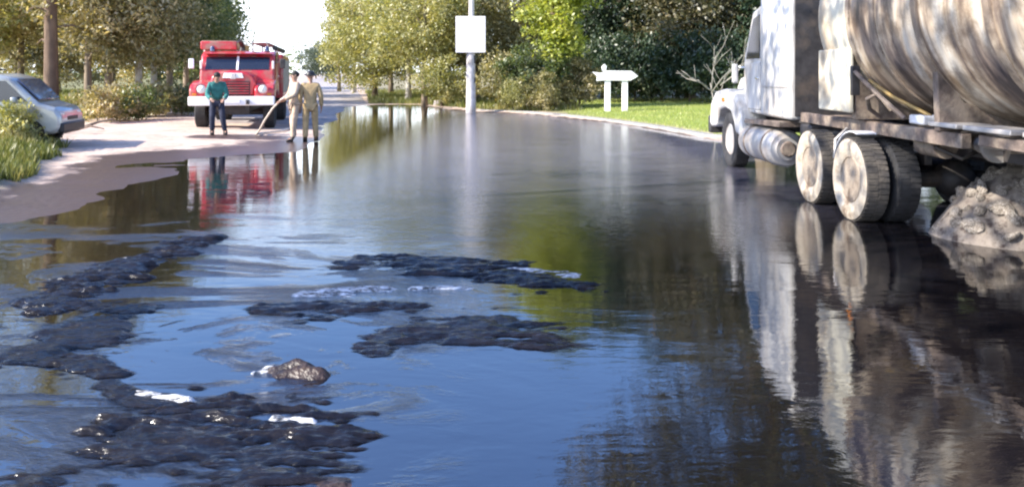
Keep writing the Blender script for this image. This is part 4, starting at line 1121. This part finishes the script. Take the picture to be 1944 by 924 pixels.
# mudguard over the twin tyres: quarter shells
for s in (-1, 1):
    mb = MB()
    pr = [(9.2 - 9.2 + math.cos(t) * .56, .475 + math.sin(t) * .56) for t in np.linspace(R(20), R(105), 9)]
    pr += [(x * .985, .475 + (z - .475) * .97) for x, z in pr[::-1]]
    mb.prism(pr, s * .55, s * 1.20, 'x'); mb.build('mudguard', M['white_paint'] if s < 0 else M['dark'], tk, bevel=.004)
mb = MB().tube([L(4.18, 9.85, 1.02), L(4.02, 9.82, .88), L(4.0, 9.78, .70)], .02, 6)
mb.build('air_line', M['alu'], tk, smooth=True)
# cab: sleeper box, front cab, bonnet, wings
slp = MB().prism([(-1.10, 1.02), (1.10, 1.02), (1.10, 3.0), (1.0, 3.22), (-1.0, 3.22), (-1.10, 3.0)], 11.52 - 9.2, 12.9 - 9.2, 'y').build('sleeper_box', M['cab_white'], tk, bevel=.05)
MB().box(L(TX, 11.512, 2.1), (2.06, .02, 2.05)).build('sleeper_back_panel', M['dark'], tk, bevel=.006)
MB().box(L(TX - 1.103, 12.2, 1.50), (.02, 1.2, .03)).build('trim_strip', M['alu'], slp, bevel=.004)
MB().prism([(12.905 - 9.2, 1.02), (13.95 - 9.2, 1.02), (13.95 - 9.2, 1.95), (13.45 - 9.2, 2.75), (12.905 - 9.2, 2.85)], -1.06, 1.06, 'x').build('cab', M['cab_white'], tk, bevel=.05)
for s in (-1, 1):
    dr = MB().prism([(12.98 - 9.2, 1.1), (13.85 - 9.2, 1.1), (13.85 - 9.2, 1.86), (12.98 - 9.2, 1.9)], s * 1.085, s * 1.05, 'x').build('cab_door', M['cab_white'], tk, bevel=.015)
    MB().box(L(TX + s * 1.09, 13.08, 1.62), (.03, .16, .04)).build('handle', M['chrome'], dr, bevel=.008)
    MB().prism([(13.02 - 9.2, 1.95), (13.78 - 9.2, 1.95), (13.36 - 9.2, 2.62), (13.02 - 9.2, 2.68)], s * 1.075, s * 1.04, 'x').build('door_window', M['glass'], tk, bevel=.008)
    mr = MB().box(L(TX + s * 1.24, 13.85, 1.70), (.10, .10, .34)).build('mirror', M['cab_white'], tk, bevel=.03)
    MB().tube([L(TX + s * 1.0, 13.75, 1.80), L(TX + s * 1.24, 13.85, 1.82)], .015, 6).build('mirror_arm', M['chrome'], tk)
MB().box(L(TX, 13.73, 2.32), (1.86, .025, .84), rot=(R(32), 0, 0)).build('windscreen', M['glass'], tk, bevel=.01)
MB().prism([(13.97 - 9.2, .95), (15.55 - 9.2, .95), (15.6 - 9.2, 1.45), (15.4 - 9.2, 1.62), (13.97 - 9.2, 1.85)], -.72, .72, 'x').build('bonnet', M['cab_white'], tk, bevel=.08)
for s in (-1, 1):
    arch = [(13.55, .80), (13.62, 1.12), (13.95, 1.34), (14.6, 1.42), (15.2, 1.36), (15.55, 1.14), (15.66, .72), (15.5, .66), (15.2, .70), (15.16, .82), (14.95, 1.02), (14.55, 1.08), (14.15, 1.02), (13.93, .82), (13.85, .66), (13.55, .62)]
    w = MB().prism([(y - 9.2, z) for y, z in arch], s * .74, s * 1.24, 'x').build('front_wing', M['cab_white'], tk, bevel=.05)
    MB().box(L(TX + s * 1.247, 14.6, 1.22), (.03, .14, .07)).build('side_lamp', M['amber'], w, bevel=.01)
MB().box(L(TX, 15.72, .70), (2.46, .16, .34)).build('bumper', M['dark'], tk, bevel=.03)
MB().box(L(TX, 11.9, 1.0), (1.9, 1.5, .04)).build('cab_floor', M['dark'], tk)
# fuel tank with domed end, step above
for s in (-1, 1):
    f = MB().lathe([(0, .001), (0.0, .17), (.02, .19), (.03, .25), (.06, .275), (.12, .285), (1.62, .285), (1.70, .25), (1.73, .001)], 'y', L(TX + s * .98, 11.95, .56), 32).build('fuel_tank', M['alu'], tk, smooth=True)
    for Y in (12.35, 13.25): MB().lathe([(-.03, .282), (-.03, .295), (.03, .295), (.03, .282)], 'y', L(TX + s * .98, Y, .56), 32).build('tank_strap', M['grime'], f, smooth=True)
    MB().lathe([(-.02, .12), (-.045, .10), (-.05, .001)], 'y', L(TX + s * .98, 11.95, .56), 20).build('filler_cap', M['grime'], f, smooth=True)
    MB().prism([(11.75 - 9.2, .90), (13.5 - 9.2, .86), (13.5 - 9.2, .93), (11.75 - 9.2, .99)], s * .70, s * 1.18, 'x').build('step_board', M['grime'], tk, bevel=.01)
for s in (-1, 1): MB().box(L(TX + s * .80, 11.25, .80), (.36, .42, .36)).build('battery_box', M['dark'], tk, bevel=.03)
mb = MB()
for x, c in ((-.25, 0), (.0, 0), (.2, 0)):
    mb.tube([L(TX + x, 11.5, 1.9), L(TX + x - .1, 11.1, 1.25), L(TX + x, 10.75, 1.3), L(TX + x, 10.5, 1.6)], .022, 6)
mb.build('coupling_hoses', M['amber'], tk, smooth=True)
MB().lathe([(0, .42), (.06, .42), (.07, .2), (.1, .001)], 'z', L(TX, 9.95, 1.11), 24).build('fifth_wheel', M['dark'], tk)

# ------------------------------------------------------------------ rubble heap under the tanker
def blob_rock(r, seed, c=(0, 0, 0)):
    rb = random.Random(seed); bm = bmesh.new()
    bmesh.ops.create_icosphere(bm, subdivisions=2, radius=r)
    s = Vector((rb.uniform(.8, 1.3), rb.uniform(.7, 1.2), rb.uniform(.55, .9)))
    k = [Vector((rb.gauss(0, 1), rb.gauss(0, 1), rb.gauss(0, 1))).normalized() for _ in range(6)]
    for v in bm.verts:
        d = v.co.normalized()
        f = 1.0
        for q in k:
            t = d.dot(q)
            if t > .62: f -= (t - .62) * .8
        v.co = Vector((v.co.x * s.x, v.co.y * s.y, v.co.z * s.z)) * f
    me = bpy.data.meshes.new('lump'); bm.to_mesh(me); bm.free(); return me
hx0, hy0 = 5.85, 8.25
hp = thing('rubble_heap', 'pale lumpy heap of sand and rubble under the tank behind the wheels', 'heap', (hx0, hy0, 0))
u = np.linspace(-1.5, 1.5, 90); v = np.linspace(-1.0, 1.0, 70)
HX, HY = np.meshgrid(u, v)
rr = np.sqrt((HX / 1.42) ** 2 + (HY / .92) ** 2)
HZ = .78 * np.clip(1 - rr ** 2.7, -.2, 1) + .10 * vnoise(HX, HY, 5, 2) * np.clip(1.3 - rr, 0, 1) + .05 * vnoise(HX, HY, 14, 5) * np.clip(1.2 - rr, 0, 1)
hm = grid_mesh('sand_mound', HX, HY, HZ, M['heap'], keep=(HZ[:-1, :-1] > -.12)); hm.parent = hp
rk = [blob_rock(1, s) for s in range(5)]
for m in rk: m.materials.append(M['rock'])
rb = random.Random(3)
for i in range(150):
    for _ in range(50):
        x = rb.uniform(-1.4, .9); y = rb.uniform(-.95, .3)
        r2 = math.sqrt((x / 1.42) ** 2 + (y / .92) ** 2)
        if r2 < .98: break
    z = .78 * (1 - r2 ** 2.7)
    o = link('rubble_lump', rk[i % 5], None, hp, (x, y, z + .01))
    s = rb.uniform(.03, .11); o.scale = (s, s, s); o.rotation_euler = (rb.uniform(0, 6), rb.uniform(0, 6), rb.uniform(0, 6))

# ------------------------------------------------------------------ thick black sludge ridges standing out of the liquid
def sludge_mat():
    m = mat('thick_black_sludge', (.004, .004, .006), .19, scale=7, col2=(.014, .011, .011), bump=1.0, bscale=20, stretch=(.45, 1.7, 1))
    m.node_tree.nodes['Principled BSDF'].inputs['IOR'].default_value = 1.42
    # thin margins of the sludge let the liquid below show through
    n = m.node_tree.nodes; l = m.node_tree.links
    g = n.new('ShaderNodeNewGeometry'); sp = n.new('ShaderNodeSeparateXYZ'); l.new(g.outputs['Position'], sp.inputs[0])
    mr = n.new('ShaderNodeMapRange'); mr.interpolation_type = 'SMOOTHSTEP'
    mr.inputs['From Min'].default_value = -.001; mr.inputs['From Max'].default_value = .008
    l.new(sp.outputs[2], mr.inputs['Value']); l.new(mr.outputs[0], n['Principled BSDF'].inputs['Alpha'])
    return m
SL = sludge_mat()
SLB = mat('brown_black_sludge', (.012, .009, .009), .38, scale=8, col2=(.06, .038, .03), bump=.9, bscale=30)
def ridge(name, label, path, hmax, seed, m=SL, rough=1.0, res=.018, group=None, cat='sludge', ragged=1.35, flat=.34):
    """path: (px, py, half-width in metres)"""
    pts = [(P(a, b).x, P(a, b).y, w) for a, b, w in path]
    dense = []
    for a, b in zip(pts[:-1], pts[1:]):
        for t in np.linspace(0, 1, 14): dense.append([a[k] + (b[k] - a[k]) * t for k in range(3)])
    if len(pts) == 1: dense = [list(pts[0])]
    d = np.array(dense); mw = d[:, 2].max() * 1.5
    x0, x1 = d[:, 0].min() - mw, d[:, 0].max() + mw; y0, y1 = d[:, 1].min() - mw, d[:, 1].max() + mw
    nx = int(min(260, (x1 - x0) / res)) + 2; ny = int(min(260, (y1 - y0) / res)) + 2
    X, Y = np.meshgrid(np.linspace(x0, x1, nx), np.linspace(y0, y1, ny))
    h = np.full(X.shape, -9.0)
    wx = X + .22 * mw * vnoise(X, Y, 5, seed + 11) / .3 * .3; wy = Y + .35 * mw * vnoise(X, Y, 5, seed + 13)
    for cx, cy, w in d[::1]:
        h = np.maximum(h, 1 - ((wx - cx) ** 2 + ((wy - cy) * 1.15) ** 2) / (w * w))
    n1 = vnoise(X * .6, Y * 1.6, 6, seed); n2 = vnoise(X * .5, Y * 1.9, 20, seed + 3)
    n3 = 1 - 2.6 * np.abs(vnoise(X * .45, Y * 1.7, 13, seed + 6))
    e = h * .8 + (.75 * n1 + .45 * n2) * ragged - .05
    body = np.clip(e * .95, -1, 1); body = np.where(body > 0, body * body * (3 - 2 * body), body * .6)
    n4 = vnoise(X * .4, Y * 1.8, 46, seed + 9)
    Z = hmax * (body * (.70 + .28 * n3 * rough + .22 * n2) + (.22 * n2 + .15 * n4 * rough) * np.clip(e * 3 + .6, 0, 1) - .02)
    Z = np.maximum(Z * flat, -.004)
    k = np.maximum(np.maximum(Z[:-1, :-1], Z[1:, 1:]), np.maximum(Z[:-1, 1:], Z[1:, :-1])) > -.0036
    cx, cy = (x0 + x1) / 2, (y0 + y1) / 2
    o = grid_mesh(name, X - cx, Y - cy, Z, m, keep=k); o.location = (cx, cy, 0)
    return tag(o, label, cat, group)
gG = 'thick black sludge ridges in the spill'
ridge('sludge_ridge', 'curved black sludge ridge at left reaching up toward the fire truck reflection', [(380, 452, .2), (330, 474, .24), (255, 495, .28), (190, 522, .34), (140, 555, .36), (85, 585, .24)], .115, 1, group=gG)
ridge('sludge_ridge', 'flat rippled sludge sheet at the left edge below the curved ridge', [(250, 590, .18), (190, 612, .28), (120, 650, .32), (60, 680, .24), (130, 705, .2), (200, 725, .16)], .075, 2, group=gG)
ridge('sludge_ridge', 'thin olive-black sludge tongue linking the curved ridge to the sheet below', [(160, 590, .10), (210, 575, .16), (270, 585, .12)], .04, 14, group=gG)
ridge('sludge_ridge', 'broken sludge strip between the left sheet and the bottom left mound', [(205, 730, .08), (260, 750, .12), (330, 770, .12)], .05, 15, group=gG)
ridge('sludge_ridge', 'largest black sludge mound at bottom left with broken surface', [(215, 800, .14), (330, 795, .28), (420, 790, .34), (520, 815, .36), (605, 835, .24)], .085, 3, group=gG, res=.013, flat=.40)
ridge('sludge_ridge', 'dark sludge spread along the bottom left edge', [(140, 890, .26), (300, 870, .36), (430, 885, .34), (540, 920, .26), (620, 960, .18)], .075, 4, group=gG, res=.015)
ridge('sludge_ridge', 'low black sludge patch left of centre with a pale patch behind', [(510, 588, .16), (600, 592, .26), (690, 594, .26), (770, 586, .18)], .075, 5, group=gG)
ridge('sludge_ridge', 'widest black sludge patch in the centre of the spill', [(700, 650, .16), (800, 622, .30), (900, 622, .36), (1000, 638, .30), (1090, 650, .18)], .07, 6, group=gG)
ridge('sludge_ridge', 'long black sludge streak across the middle beneath the sign reflection', [(640, 505, .2), (760, 494, .34), (860, 505, .42), (950, 515, .42), (1040, 538, .34), (1120, 545, .2)], .08, 7, group=gG)
ridge('sludge_lump', 'small rounded brown lump standing alone in blue reflection', [(525, 705, .10), (560, 703, .125), (600, 708, .08)], .085, 11, m=SLB, rough=.4, res=.012, flat=.8, ragged=.6)
ridge('sludge_lump', 'tiny dark lump between the lone brown lump and the big mound', [(375, 742, .07), (395, 746, .06)], .05, 12, rough=.5, res=.012)
ridge('sludge_lump', 'pebbly brown sludge at the very bottom edge left of centre', [(560, 912, .09), (620, 922, .1)], .06, 13, m=SLB, res=.012)
gF = 'pale patches on the spill'
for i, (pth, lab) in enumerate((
    ([(580, 562, .10), (650, 556, .20), (720, 552, .13)], 'largest bright white patch left of centre'),
    ([(795, 549, .07), (880, 546, .08)], 'thin white streak right of the largest white patch'),
    ([(975, 512, .09), (1030, 516, .15), (1085, 521, .09)], 'white flecks right of centre below the sign reflection'),
    ([(485, 708, .03), (515, 702, .045)], 'small white fringe at the left of the lone brown lump'),
    ([(235, 745, .06), (285, 752, .06), (350, 764, .05)], 'white line along the top of the bottom left mound'),
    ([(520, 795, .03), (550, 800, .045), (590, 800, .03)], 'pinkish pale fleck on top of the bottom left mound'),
    ([(240, 492, .06), (215, 515, .07), (255, 525, .05)], 'greyish pale patch on the curved ridge'))):
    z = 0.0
    o = ridge('white_patch', lab, pth, .022, 20 + i, m=M['pale_patch'], rough=1.0, res=.010, ragged=.95, flat=1.0, group=gF, cat='scum')  # thin ragged pale sheets laid on the liquid
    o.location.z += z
